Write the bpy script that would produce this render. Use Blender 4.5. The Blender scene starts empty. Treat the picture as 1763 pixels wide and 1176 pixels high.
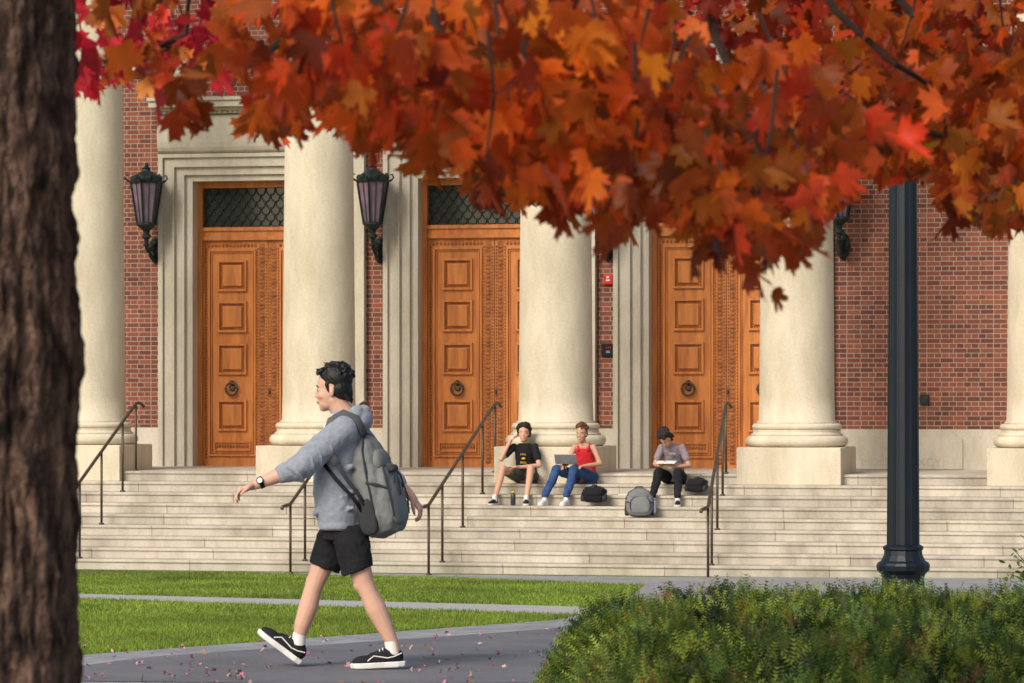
import bpy, bmesh, math, random
import numpy as np
from mathutils import Vector, Matrix, noise
random.seed(4); rng=np.random.default_rng(7)
D=bpy.data; SC=bpy.context.scene; COL=SC.collection
F=6500.0; CH=1.55; HY=675.0; CX=881.5
def W(px,py,Y): return Vector(((px-CX)*Y/F, Y, CH-(py-HY)*Y/F))
def gz(Y): return 0.0 if Y<=22 else (-(Y-22)/30.0 if Y<52 else -1.0)
# ---------------------------------------------------------------- materials
def newmat(name):
    m=D.materials.new(name); m.use_nodes=True
    nt=m.node_tree; return m,nt,nt.nodes['Principled BSDF']
def N(nt,t,**kw):
    n=nt.nodes.new(t)
    for k,v in kw.items():
        if k in n.inputs: n.inputs[k].default_value=v
        else: setattr(n,k,v)
    return n
def rgb(c): return (c[0],c[1],c[2],1)
def M(name,col,rough=.75,var=.18,scale=3.0,bump=.15,bscale=60,metal=0,col2=None,stretch=(1,1,1),bdist=.01,spec=.3,sheen=0,p0=.3,p1=.7):
    m,nt,b=newmat(name)
    tc=N(nt,'ShaderNodeTexCoord'); mp=N(nt,'ShaderNodeMapping'); mp.inputs['Scale'].default_value=stretch
    nt.links.new(tc.outputs['Object'],mp.inputs['Vector'])
    n1=N(nt,'ShaderNodeTexNoise',Scale=scale,Detail=8.0,Roughness=.65); nt.links.new(mp.outputs[0],n1.inputs['Vector'])
    cr=N(nt,'ShaderNodeValToRGB'); e=cr.color_ramp.elements
    e[0].position=p0; e[1].position=p1
    lo=col2 if col2 else [c*(1-var) for c in col]
    hi=[min(1,c*(1+var*.6)) for c in col]
    e[0].color=rgb(lo); e[1].color=rgb(hi)
    nt.links.new(n1.outputs['Fac'],cr.inputs['Fac']); nt.links.new(cr.outputs['Color'],b.inputs['Base Color'])
    b.inputs['Roughness'].default_value=rough; b.inputs['Metallic'].default_value=metal
    b.inputs['Specular IOR Level'].default_value=spec
    if sheen: b.inputs['Sheen Weight'].default_value=sheen
    if bump:
        n2=N(nt,'ShaderNodeTexNoise',Scale=bscale,Detail=5.0); nt.links.new(mp.outputs[0],n2.inputs['Vector'])
        bp=N(nt,'ShaderNodeBump',Strength=bump,Distance=bdist); nt.links.new(n2.outputs['Fac'],bp.inputs['Height'])
        nt.links.new(bp.outputs[0],b.inputs['Normal'])
    return m
def mat_brick():
    m,nt,b=newmat('red_brick'); L=nt.links.new
    tc=N(nt,'ShaderNodeTexCoord'); sp=N(nt,'ShaderNodeSeparateXYZ'); cb=N(nt,'ShaderNodeCombineXYZ')
    L(tc.outputs['Object'],sp.inputs[0]); L(sp.outputs['X'],cb.inputs['X']); L(sp.outputs['Z'],cb.inputs['Y'])
    br=N(nt,'ShaderNodeTexBrick'); L(cb.outputs[0],br.inputs['Vector'])
    for k,v in (('Scale',1.0),('Mortar Size',.0058),('Mortar Smooth',.25),('Bias',.0),('Brick Width',.205),('Row Height',.074)): br.inputs[k].default_value=v
    br.squash=.55; br.squash_frequency=2
    br.inputs['Color1'].default_value=(.245,.074,.040,1); br.inputs['Color2'].default_value=(.11,.035,.025,1); br.inputs['Mortar'].default_value=(.35,.28,.21,1)
    ns=N(nt,'ShaderNodeTexNoise',Scale=1.3,Detail=6.0); L(cb.outputs[0],ns.inputs['Vector'])
    mr=N(nt,'ShaderNodeMapRange'); mr.inputs['To Min'].default_value=.7; mr.inputs['To Max'].default_value=1.35; L(ns.outputs['Fac'],mr.inputs['Value'])
    n2=N(nt,'ShaderNodeTexNoise',Scale=30.0,Detail=5.0,Roughness=.7); L(tc.outputs['Object'],n2.inputs['Vector'])
    m2=N(nt,'ShaderNodeMapRange'); m2.inputs['To Min'].default_value=.55; m2.inputs['To Max'].default_value=1.45; L(n2.outputs['Fac'],m2.inputs['Value'])
    mu=N(nt,'ShaderNodeMath',operation='MULTIPLY'); L(mr.outputs[0],mu.inputs[0]); L(m2.outputs[0],mu.inputs[1])
    vm=N(nt,'ShaderNodeVectorMath',operation='SCALE'); L(br.outputs['Color'],vm.inputs[0]); L(mu.outputs[0],vm.inputs['Scale'])
    L(vm.outputs[0],b.inputs['Base Color']); b.inputs['Roughness'].default_value=.9
    bp=N(nt,'ShaderNodeBump',Strength=.6,Distance=.008); bp.invert=True; L(br.outputs['Fac'],bp.inputs['Height']); L(bp.outputs[0],b.inputs['Normal'])
    return m
def mat_stone(name,col,stain=.55,sc=1.2,joint=None,zoff=0.0,grime=None):
    m,nt,b=newmat(name); L=nt.links.new
    tc=N(nt,'ShaderNodeTexCoord')
    mp=N(nt,'ShaderNodeMapping'); mp.inputs['Scale'].default_value=(1,1,.3); L(tc.outputs['Object'],mp.inputs['Vector'])
    n1=N(nt,'ShaderNodeTexNoise',Scale=sc,Detail=9.0,Roughness=.7); L(mp.outputs[0],n1.inputs['Vector'])
    cr=N(nt,'ShaderNodeValToRGB'); e=cr.color_ramp.elements; e[0].position=.36; e[1].position=.60
    e[0].color=rgb([col[0]*stain,col[1]*stain*.98,col[2]*stain*.92]); e[1].color=rgb(col)
    L(n1.outputs['Fac'],cr.inputs['Fac'])
    n2=N(nt,'ShaderNodeTexNoise',Scale=38.0,Detail=6.0,Roughness=.7); L(tc.outputs['Object'],n2.inputs['Vector'])
    m2=N(nt,'ShaderNodeMapRange'); m2.inputs['To Min'].default_value=.72; m2.inputs['To Max'].default_value=1.26; L(n2.outputs['Fac'],m2.inputs['Value'])
    vm=N(nt,'ShaderNodeVectorMath',operation='SCALE'); L(cr.outputs['Color'],vm.inputs[0]); L(m2.outputs[0],vm.inputs['Scale'])
    out=vm.outputs[0]
    if joint:
        sp=N(nt,'ShaderNodeSeparateXYZ'); cb=N(nt,'ShaderNodeCombineXYZ'); L(tc.outputs['Object'],sp.inputs[0]); L(sp.outputs['X'],cb.inputs['X'])
        ad=N(nt,'ShaderNodeMath',operation='ADD'); ad.inputs[1].default_value=zoff; L(sp.outputs['Z'],ad.inputs[0]); L(ad.outputs[0],cb.inputs['Y'])
        br=N(nt,'ShaderNodeTexBrick'); L(cb.outputs[0],br.inputs['Vector'])
        for k,v in (('Scale',1.0),('Mortar Size',.0055),('Mortar Smooth',0.0),('Brick Width',joint[0]),('Row Height',joint[1])): br.inputs[k].default_value=v
        br.offset=.37; br.offset_frequency=3; br.squash=.8; br.squash_frequency=2
        br.inputs['Color1'].default_value=(1,1,1,1); br.inputs['Color2'].default_value=(.78,.78,.79,1); br.inputs['Mortar'].default_value=(.38,.35,.32,1)
        ge=N(nt,'ShaderNodeNewGeometry'); s2=N(nt,'ShaderNodeSeparateXYZ'); L(ge.outputs['Normal'],s2.inputs[0])
        gt=N(nt,'ShaderNodeMath',operation='LESS_THAN'); gt.inputs[1].default_value=.5; L(s2.outputs['Z'],gt.inputs[0])
        mx=N(nt,'ShaderNodeMix',data_type='RGBA',blend_type='MULTIPLY'); L(gt.outputs[0],mx.inputs['Factor']); L(out,mx.inputs[6]); L(br.outputs['Color'],mx.inputs[7]); out=mx.outputs[2]
    L(out,b.inputs['Base Color']); b.inputs['Roughness'].default_value=.85; b.inputs['Specular IOR Level'].default_value=.25
    bp=N(nt,'ShaderNodeBump',Strength=.25,Distance=.01); L(n2.outputs['Fac'],bp.inputs['Height']); L(bp.outputs[0],b.inputs['Normal'])
    return m
def mat_leafy(name,trans=.45,rough=.5,mult=1.0):
    m=D.materials.new(name); m.use_nodes=True; nt=m.node_tree; L=nt.links.new
    b=nt.nodes['Principled BSDF']; o=nt.nodes['Material Output']
    at=N(nt,'ShaderNodeAttribute'); at.attribute_name='Col'
    tc=N(nt,'ShaderNodeTexCoord'); n=N(nt,'ShaderNodeTexNoise',Scale=40.0,Detail=4.0); L(tc.outputs['Object'],n.inputs['Vector'])
    mr=N(nt,'ShaderNodeMapRange'); mr.inputs['To Min'].default_value=.6*mult; mr.inputs['To Max'].default_value=1.4*mult; L(n.outputs['Fac'],mr.inputs['Value'])
    vm=N(nt,'ShaderNodeVectorMath',operation='SCALE'); L(at.outputs['Color'],vm.inputs[0]); L(mr.outputs[0],vm.inputs['Scale'])
    L(vm.outputs[0],b.inputs['Base Color']); b.inputs['Roughness'].default_value=rough; b.inputs['Specular IOR Level'].default_value=.3
    t=N(nt,'ShaderNodeBsdfTranslucent'); L(vm.outputs[0],t.inputs['Color'])
    mx=N(nt,'ShaderNodeMixShader'); mx.inputs[0].default_value=trans; L(b.outputs[0],mx.inputs[1]); L(t.outputs[0],mx.inputs[2]); L(mx.outputs[0],o.inputs['Surface'])
    return m
BRICK=mat_brick()
STONE=mat_stone('limestone',(.58,.53,.43),.70)
COLST=mat_stone('column_limestone',(.665,.585,.445),.74,1.3)
STEP=mat_stone('stair_stone',(.565,.505,.415),.64,1.5,joint=(2.3,.1511),zoff=-.36+.1511*20)
WOOD=M('oiled_oak',(.56,.20,.045),.45,.3,2.2,.25,30,col2=(.36,.108,.024),stretch=(5,5,.6),bdist=.004,spec=.35)
WOODD=M('carved_oak',(.38,.125,.03),.5,.35,8,.3,60,col2=(.18,.055,.016),bdist=.004)
GLASSD=M('dark_glass',(.02,.028,.025),.15,.3,4,0,spec=.6)
IRON=M('verdigris_iron',(.024,.036,.033),.5,.5,9,.3,70,metal=.4)
LGLASS=M('lantern_glass',(.19,.13,.17),.2,.4,5,.1,20,spec=.6)
RAILM=M('bronze_rail',(.10,.075,.055),.5,.3,6,.1,60,metal=.5)
BARK=M('bark',(.21,.125,.088),.95,.35,13,1.0,45,col2=(.036,.021,.016),stretch=(1.5,1.5,.75),bdist=.05,p0=.40,p1=.64)
TWIG=M('twig_bark',(.05,.03,.022),.9,.4,10,.3,60)
POSTM=M('painted_post',(.006,.010,.016),.42,.3,5,.1,50,metal=.0,spec=.4)
SKIN=M('skin_light',(.60,.35,.25),.55,.05,9,.05,120,spec=.35)
SKIN2=M('skin_tan',(.57,.32,.21),.55,.05,9,.05,120)
SKIN3=M('skin_brown',(.50,.27,.175),.55,.05,9,.05,120)
HAIR=M('black_hair',(.010,.009,.009),.5,.4,30,.6,60,stretch=(1,1,1),spec=.3)
HAIRB=M('auburn_hair',(.10,.04,.02),.6,.5,30,.8,90)
HAIRD=M('dark_curls',(.022,.014,.012),.7,.5,40,.9,60)
HOODIE=M('heather_fleece',(.265,.285,.325),.95,.14,40,.35,90,col2=(.20,.218,.255),bdist=.004,sheen=.3)
BLACKC=M('black_cloth',(.011,.011,.013),.9,.3,8,.5,25,bdist=.01)
PACK=M('grey_nylon',(.17,.175,.172),.8,.15,6,.5,200,bdist=.003)
PACKD=M('dark_nylon',(.035,.037,.040),.8,.2,6,.5,200)
STRAPM=M('grey_strap_webbing',(.10,.105,.11),.85,.2,6,.5,200)
SHOEB=M('black_suede',(.012,.012,.014),.85,.2,10,.3,100)
WHITE=M('white_rubber',(.72,.70,.66),.6,.1,10,.1,60)
EYEW=M('eye_white',(.50,.45,.40),.3,.03,5,0)
EYED=M('eye_dark',(.02,.012,.008),.15,.03,5,0)
LIPS=M('lips',(.42,.19,.15),.5,.1,5,0)
TEETH=M('teeth',(.8,.78,.72),.3,.03,5,0)
JEAN=M('denim',(.035,.08,.20),.9,.3,9,.5,60,col2=(.018,.042,.12))
REDC=M('red_cloth',(.55,.018,.025),.85,.2,9,.3,60)
MAUVE=M('mauve_cloth',(.25,.20,.225),.9,.2,9,.4,40)
OLIVE=M('grey_shorts_cloth',(.085,.08,.07),.9,.2,9,.3,60)
SILVER=M('laptop_metal',(.42,.42,.44),.4,.05,5,0,metal=.3)
YEL=M('yellow_print',(.60,.36,.04),.8,.1,5,0)
PRINT=M('white_print',(.5,.48,.46),.8,.1,5,0)
PAPER=M('paper',(.72,.71,.67),.8,.06,5,0)
LILAC=M('lilac_cloth',(.20,.19,.30),.8,.1,5,0)
REDP=M('red_plastic',(.50,.02,.02),.4,.1,5,0)
ENGR=M('engraved_shadow',(.40,.36,.29),.9,.1,5,0)
GROUND=M('lawn_soil',(.12,.175,.03),.95,.3,1.2,.5,90,col2=(.075,.125,.02))
CONC=M('concrete_path',(.42,.41,.38),.9,.15,2.5,.3,60)
ASPH=M('asphalt',(.175,.172,.178),.85,.2,1.1,.6,160,col2=(.125,.121,.127))
def mat_paver():
    m,nt,b=newmat('grey_pavers'); L=nt.links.new
    tc=N(nt,'ShaderNodeTexCoord'); mp=N(nt,'ShaderNodeMapping'); mp.inputs['Rotation'].default_value=(0,0,math.radians(-69)); L(tc.outputs['Object'],mp.inputs['Vector'])
    br=N(nt,'ShaderNodeTexBrick'); L(mp.outputs[0],br.inputs['Vector'])
    for k,v in (('Scale',1.0),('Mortar Size',.006),('Brick Width',.22),('Row Height',.11)): br.inputs[k].default_value=v
    br.inputs['Color1'].default_value=(.34,.335,.33,1); br.inputs['Color2'].default_value=(.24,.235,.24,1); br.inputs['Mortar'].default_value=(.13,.13,.125,1)
    n=N(nt,'ShaderNodeTexNoise',Scale=1.1,Detail=8.0); L(tc.outputs['Object'],n.inputs['Vector'])
    mr=N(nt,'ShaderNodeMapRange'); mr.inputs['To Min'].default_value=.7; mr.inputs['To Max'].default_value=1.35; L(n.outputs['Fac'],mr.inputs['Value'])
    vm=N(nt,'ShaderNodeVectorMath',operation='SCALE'); L(br.outputs['Color'],vm.inputs[0]); L(mr.outputs[0],vm.inputs['Scale']); L(vm.outputs[0],b.inputs['Base Color'])
    b.inputs['Roughness'].default_value=.85
    return m
PAVER=mat_paver()
LEAFM=mat_leafy('maple_leaf',.5,.5,1.0)
GRASSM=mat_leafy('grass_blade',.3,.6)
YEWM=mat_leafy('yew_needles',.2,.5)
LITTER=mat_leafy('fallen_leaf',.1,.7)
# ---------------------------------------------------------------- mesh helpers
def finish(bm,name,mat,parent=None,mtx=None,smooth=False,recalc=True):
    if recalc: bmesh.ops.recalc_face_normals(bm,faces=bm.faces[:])
    me=D.meshes.new(name); bm.to_mesh(me); bm.free()
    if mat: me.materials.append(mat)
    if smooth:
        for p in me.polygons: p.use_smooth=True
    return link(name,me,parent,mtx)
def link(name,me,parent=None,mtx=None):
    o=D.objects.new(name,me); COL.objects.link(o)
    if parent: o.parent=parent
    if mtx is not None: o.matrix_local=mtx
    return o
def tag(o,label,cat,group=None,kind=None):
    o['label']=label; o['category']=cat
    if group: o['group']=group
    if kind: o['kind']=kind
    return o
def box(bm,x0,x1,y0,y1,z0,z1,bev=0):
    vs=[bm.verts.new((x,y,z)) for x in (x0,x1) for y in (y0,y1) for z in (z0,z1)]
    fs=[]
    for q in ((0,1,3,2),(4,6,7,5),(0,4,5,1),(2,3,7,6),(0,2,6,4),(1,5,7,3)): fs.append(bm.faces.new([vs[i] for i in q]))
    if bev:
        es=list({e for f in fs for e in f.edges}); bmesh.ops.bevel(bm,geom=es,offset=bev,segments=2,profile=.5,affect='EDGES')
def ell(bm,c,r,rot=None,seg=20,rings=12):
    m=Matrix.Translation(Vector(c))
    if rot is not None: m=m@rot.to_4x4()
    m=m@Matrix.Diagonal((r[0],r[1],r[2],1))
    bmesh.ops.create_uvsphere(bm,u_segments=seg,v_segments=rings,radius=1,matrix=m)
def cap(bm,p0,r0,p1,r1,seg=14):
    p0=Vector(p0);p1=Vector(p1); d=p1-p0; l=d.length
    ell(bm,p0,(r0,)*3,seg=seg,rings=8); ell(bm,p1,(r1,)*3,seg=seg,rings=8)
    if l>1e-5:
        q=d.to_track_quat('Z','Y').to_matrix().to_4x4()
        bmesh.ops.create_cone(bm,cap_ends=True,segments=seg,radius1=r0,radius2=r1,depth=l,matrix=Matrix.Translation((p0+p1)/2)@q)
def chain(bm,pts,rad,seg=14):
    for i in range(len(pts)-1): cap(bm,pts[i],rad[i],pts[i+1],rad[i+1],seg)
def loft(bm,rings,n=24,e=1.0):
    R=[]
    for c,a,b in rings:
        c=Vector(c);a=Vector(a);b=Vector(b); r=[]
        for i in range(n):
            t=2*math.pi*i/n; ct,st=math.cos(t),math.sin(t)
            ct=math.copysign(abs(ct)**e,ct); st=math.copysign(abs(st)**e,st)
            r.append(bm.verts.new(c+a*ct+b*st))
        R.append(r)
    for k in range(len(R)-1):
        for i in range(n):
            j=(i+1)%n; bm.faces.new((R[k][i],R[k][j],R[k+1][j],R[k+1][i]))
    bm.faces.new(R[0][::-1]); bm.faces.new(R[-1])
def tube(bm,pts,rad,n=8):
    rings=[]; pts=[Vector(p) for p in pts]
    ref=Vector((0,0,1))
    for i,p in enumerate(pts):
        d=(pts[min(i+1,len(pts)-1)]-pts[max(i-1,0)]).normalized()
        if abs(d.dot(ref))>.95: rf=Vector((1,0,0))
        else: rf=ref
        a=d.cross(rf).normalized(); b=d.cross(a).normalized()
        r=rad[i] if hasattr(rad,'__len__') else rad
        rings.append((p,a*r,b*r))
    loft(bm,rings,n)
def superell(bm,c,r,e=.4,taper=0,nu=28,nv=16,rot=None):
    def pw(v,e): return math.copysign(abs(v)**e,v)
    V=[]
    for j in range(nv+1):
        ph=-math.pi/2+math.pi*j/nv; row=[]
        for i in range(nu):
            th=2*math.pi*i/nu
            x=r[0]*pw(math.cos(ph),e)*pw(math.cos(th),e); y=r[1]*pw(math.cos(ph),e)*pw(math.sin(th),e); z=r[2]*pw(math.sin(ph),e)
            k=1-taper*max(0,(z/r[2])); p=Vector((x*k,y*k,z))
            if rot: p=rot@p
            row.append(bm.verts.new(Vector(c)+p))
        V.append(row)
    for j in range(nv):
        for i in range(nu):
            k=(i+1)%nu
            bm.faces.new((V[j][i],V[j][k],V[j+1][k],V[j+1][i]))
    bmesh.ops.remove_doubles(bm,verts=[v for r_ in (V[0],V[-1]) for v in r_],dist=1e-5)
def blob(name,fn,voxel,mat,parent=None,mtx=None,smooth=4,disp=0,dscale=.12):
    bm=bmesh.new(); fn(bm)
    o=finish(bm,name,mat,parent,mtx,True)
    r=o.modifiers.new('Remesh','REMESH'); r.mode='VOXEL'; r.voxel_size=voxel; r.use_smooth_shade=True
    s=o.modifiers.new('Smooth','SMOOTH'); s.iterations=smooth; s.factor=.5
    if disp:
        t=D.textures.new(name+'_folds','CLOUDS'); t.noise_scale=dscale; t.noise_depth=2
        d=o.modifiers.new('Folds','DISPLACE'); d.texture=t; d.strength=disp; d.mid_level=.5; d.texture_coords='LOCAL'
    return o
def lathe(name,prof,mat,parent=None,mtx=None,n=72,smooth=True):
    bm=bmesh.new(); R=[]
    for r,z in prof: R.append([bm.verts.new((r*math.cos(2*math.pi*i/n),r*math.sin(2*math.pi*i/n),z)) for i in range(n)])
    for k in range(len(R)-1):
        for i in range(n):
            j=(i+1)%n; bm.faces.new((R[k][i],R[k][j],R[k+1][j],R[k+1][i]))
    bm.faces.new(R[0][::-1]); bm.faces.new(R[-1])
    o=finish(bm,name,mat,parent,mtx,smooth)
    return o
def batch(name,bv,bf,rot,pos,scl,cols,mat,vdef=None):
    bv=np.asarray(bv,float); bf=np.asarray(bf,int); m=len(pos); n=len(bv); k=bf.shape[1]
    base=np.repeat(bv[None],m,0)
    if vdef is not None: base=vdef(base)
    scl=np.asarray(scl); scl=scl[:,None,None] if scl.ndim==1 else scl[:,None,:]
    v=np.einsum('mij,mnj->mni',rot,base*scl)+pos[:,None,:]
    f=(bf[None]+(np.arange(m)*n)[:,None,None]).reshape(-1)
    me=D.meshes.new(name); me.vertices.add(m*n); me.vertices.foreach_set('co',v.reshape(-1).astype(np.float32))
    nf=m*len(bf); me.loops.add(nf*k); me.loops.foreach_set('vertex_index',f.astype(np.int32))
    me.polygons.add(nf); me.polygons.foreach_set('loop_start',(np.arange(nf)*k).astype(np.int32))
    me.update(calc_edges=True)
    ca=me.color_attributes.new('Col','FLOAT_COLOR','POINT')
    c=np.ones((m,n,4),np.float32); c[:,:,:3]=cols[:,None,:]; ca.data.foreach_set('color',c.reshape(-1))
    me.materials.append(mat); me.validate()
    return me
def rotm(dirs,norms):
    y=dirs/np.linalg.norm(dirs,axis=1,keepdims=True)
    x=np.cross(y,norms); x/=np.linalg.norm(x,axis=1,keepdims=True)+1e-9
    z=np.cross(x,y); return np.stack([x,y,z],axis=2)
def text(name,s,size,mat,parent,mtx,ext=.002):
    cu=D.curves.new(name,'FONT'); cu.body=s; cu.size=size; cu.extrude=ext; cu.align_x='CENTER'; cu.align_y='CENTER'
    t=D.objects.new(name+'_tmp',cu); COL.objects.link(t); bpy.context.view_layer.update()
    me=D.meshes.new_from_object(t.evaluated_get(bpy.context.evaluated_depsgraph_get())); D.objects.remove(t)
    me.materials.clear(); me.materials.append(mat)
    return link(name,me,parent,mtx)
UPR=Matrix.Rotation(math.pi/2,4,'X')
# ---------------------------------------------------------------- building frame
TH=math.radians(13.5); c_,s_=math.cos(TH),math.sin(TH); OX,OY=.65,56.03
MB=Matrix.Translation((OX,OY,0))@Matrix.Rotation(-TH,4,'Z')
def bxat(px,bd):
    t=(px-CX)/F; return (t*(OY+bd*c_)-OX-bd*s_)/(c_+t*s_)
L=3.66; ZL=.36
bld=D.objects.new('college_building',None); COL.objects.link(bld); bld.matrix_world=MB
tag(bld,'red brick college hall with limestone columns and tall oak doors','building')
XW0,XW1=-16.0,16.0; WY=3.5; FS=-.42; WF=WY+FS
FM=Matrix.Translation((0,FS,0))
doors=[-5.50,-1.76,1.96]; SW=1.715
bm=bmesh.new()
xs=[XW0]+[v for d in doors for v in (d-SW,d+SW)]+[XW1]
for i in range(0,len(xs),2): box(bm,xs[i],xs[i+1],WY,WY+.5,.98,6.25)
box(bm,XW0,XW1,WY,WY+.5,6.25,10.5)
finish(bm,'wall',BRICK,bld,FM)
bm=bmesh.new()
for i in range(0,len(xs),2): box(bm,xs[i],xs[i+1],WY-.035,WY+.5,ZL,.98)
box(bm,3.68,XW1,WY-.075,WY-.035,ZL,.86)
box(bm,XW0,XW1,WY-.05,WY,6.62,6.95)
finish(bm,'stone_base_course',STONE,bld,FM)
ix=bxat(1552,WF)
box_bm=bmesh.new(); box(box_bm,ix-.75,ix+.95,WY-.10,WY-.075,ZL+.01,.83)
cs=finish(box_bm,'cornerstone',STONE,bld,FM)
for s,px,z,sz in (('A',1522,.70,.15),('MDC',1505,.47,.18),('XCY',1600,.47,.18)):
    text('inscription',s,sz,ENGR,cs,Matrix.Translation((bxat(px,WF-.1),WY-.1015,z))@UPR,.001)
def ring(bm,cx,wo,wi,zo,zi,y0,y1,zb):
    box(bm,cx-wo,cx-wi,y0,y1,zb,zo); box(bm,cx+wi,cx+wo,y0,y1,zb,zo); box(bm,cx-wi,cx+wi,y0,y1,zi,zo)
def frame4(bm,x0,x1,z0,z1,w,y0,y1):
    box(bm,x0,x0+w,y0,y1,z0,z1); box(bm,x1-w,x1,y0,y1,z0,z1); box(bm,x0+w,x1-w,y0,y1,z0,z0+w); box(bm,x0+w,x1-w,y0,y1,z1-w,z1)
OT=4.93
for dc in doors:
    bm=bmesh.new()
    bands=[(1.715,1.64,3.36),(1.64,1.49,3.41),(1.49,1.45,3.38),(1.45,1.33,3.44),(1.33,1.29,3.41),(1.29,1.17,3.47)]
    for wo,wi,y in bands: ring(bm,dc,wo,wi,OT+(wo-1.17)*.8,OT+(wi-1.17)*.8,y,3.86,ZL)
    zt=OT+.545*.8
    loft(bm,[((dc-1.71,3.45,(zt+6.0)/2),(0,.16,0),(0,0,(6.0-zt)/2-.003)),((dc+1.71,3.45,(zt+6.0)/2),(0,.16,0),(0,0,(6.0-zt)/2-.003))],20,.7)
    for k,(p,z0,z1) in enumerate(((.10,6.0,6.05),(.17,6.05,6.10),(.30,6.10,6.2),(.34,6.2,6.25))):
        box(bm,dc-1.70-p*.35,dc+1.70+p*.35,WY-.06-p,WY+.02,z0,z1)
    q=dc-1.7
    while q<dc+1.7:
        box(bm,q,q+.045,WY-.19,WY-.161,6.0+.004,6.048); q+=.085
    sur=finish(bm,'door_surround',STONE,bld,FM)
    bm=bmesh.new()
    ring(bm,dc,1.17,1.09,OT,OT-.10,3.72,3.86,ZL)
    box(bm,dc-1.09,dc+1.09,3.74,3.86,3.98,4.20); box(bm,dc-1.09,dc+1.09,3.715,3.74,3.99,4.05); box(bm,dc-1.09,dc+1.09,3.71,3.74,4.14,4.19)
    door=finish(bm,'door',WOOD,bld,FM)
    bm=bmesh.new(); box(bm,dc-1.09,dc+1.09,3.82,3.85,4.20,4.83); tr=finish(bm,'transom_window',GLASSD,door)
    bm=bmesh.new()
    cw=.16; rh=.105
    for r in range(7):
        for q in range(15):
            x=dc-1.09+cw*(q+.5*(r%2)); z=4.83-rh*r
            pts=[(x+cw*.5*math.cos(a),3.80,z-.125*math.sin(a)) for a in [math.pi*i/8 for i in range(9)]]
            pts=[p for p in pts if dc-1.085<p[0]<dc+1.085 and p[2]>4.205]
            if len(pts)>1: tube(bm,pts,.010,5)
    finish(bm,'grille',IRON,door)
    for sgn in (-1,1):
        def X(a): return dc+sgn*a*1.048
        bm=bmesh.new()
        def bx_(a0,a1,y0,y1,z0,z1,b=0): box(bm,min(X(a0),X(a1)),max(X(a0),X(a1)),y0,y1,z0,z1,b)
        bx_(.006,1.04,3.78,3.86,ZL,3.98)
        x0,x1=sorted((X(.19),X(.95)))
        frame4(bm,x0,x1,.52,3.84,.03,3.745,3.78)
        frame4(bm,x0+.045,x1-.045,.565,3.795,.012,3.76,3.78)
        mid=(x0+x1)/2
        for zc in (3.42,2.76,2.08,1.175):
            frame4(bm,mid-.245,mid+.245,zc-.25,zc+.25,.035,3.735,3.78)
            box(bm,mid-.165,mid+.165,3.745,3.78,zc-.17,zc+.17,.014)
        frame4(bm,mid-.31,mid+.31,.60,.76,.025,3.75,3.78)
        leaf=finish(bm,'door_leaf',WOOD,door)
        bm=bmesh.new()
        def bead(x,z,r): bmesh.ops.create_icosphere(bm,subdivisions=1,radius=1,matrix=Matrix.Translation((x,3.772,z))@Matrix.Diagonal((r[0],.014,r[1],1)))
        z=.45
        while z<3.9:
            bead(X(.095),z,(.045,.032)); z+=.068
        z=.5
        while z<3.85:
            bead(X(.995),z,(.018,.02)); bead(X(.165),z,(.012,.018)); bead(X(.03),z,(.012,.018)); z+=.05
        x=.2
        while x<1.0: bead(X(x),3.905,(.024,.03)); x+=.058
        for zc in (3.42,2.76,2.08,1.175):
            for i in range(11):
                o=-.19+.038*i
                for a,b in ((mid+o,zc+.192),(mid+o,zc-.192),(mid+.187,zc+o),(mid-.187,zc+o)): bead(a,b,(.014,.014))
        for i in range(12): bead(mid-.26+.047*i,.68,(.02,.03))
        box(bm,min(X(.14),X(.05)),max(X(.14),X(.05)),3.7745,3.78,.42,3.93)
        finish(bm,'carved_ornament',WOODD,door)
        bm=bmesh.new()
        pts=[(mid+.098*math.cos(a),3.725,1.60+.098*math.sin(a)) for a in [2*math.pi*i/24 for i in range(25)]]
        tube(bm,pts,.019,8); ell(bm,(mid,3.75,1.70),(.04,.05,.04)); ell(bm,(mid,3.765,1.61),(.05,.02,.05))
        finish(bm,'door_knocker',RAILM,door,smooth=True)
    bm=bmesh.new(); ell(bm,(dc+.03,3.76,1.55),(.012,.02,.03)); box(bm,dc+.015,dc+.045,3.765,3.78,1.48,1.62); finish(bm,'keyhole_plate',RAILM,door)
for k in range(-3,4):
    x=k*L-.045*max(0,k); prof=[]
    z0=1.09; H=9.4
    for i in range(25):
        t=i/24; prof.append((.55-.085*t**1.3,z0+.04+(H-z0)*t))
    prof=[(.585,z0),(.585,z0+.03),(.56,z0+.04)]+prof[1:]+[(.52,H+.08),(.56,H+.2),(.66,H+.34)]
    m=Matrix.Translation((x,0,0))
    col=lathe('column',prof,COLST,bld,m)
    b=[]
    zb=.75
    def torus(zc,R,r,a0=-90,a1=90,n=8):
        return [(R+r*math.cos(math.radians(a0+(a1-a0)*i/n)),zc+r*math.sin(math.radians(a0+(a1-a0)*i/n))) for i in range(n+1)]
    b+=[(.6,zb)]+torus(zb+.085,.665,.083)+[(.675,zb+.172),(.675,zb+.185),(.64,zb+.205),(.632,zb+.23),(.645,zb+.25)]+torus(zb+.295,.61,.045)+[(.60,zb+.342),(.59,zb+.345)]
    lathe('column_base',b,COLST,col)
    bm=bmesh.new(); box(bm,-.76,.76,-.76,.76,ZL-.1533+.001,zb-.001,.012); finish(bm,'plinth',COLST,col)
def placed(o,m): o.matrix_world=MB@m; return o
px=bxat(1048,WF)
bm=bmesh.new(); box(bm,-.075,.075,-.06,0,-.075,.075,.01); box(bm,-.085,.085,-.012,0,-.09,.09,.004)
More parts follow.
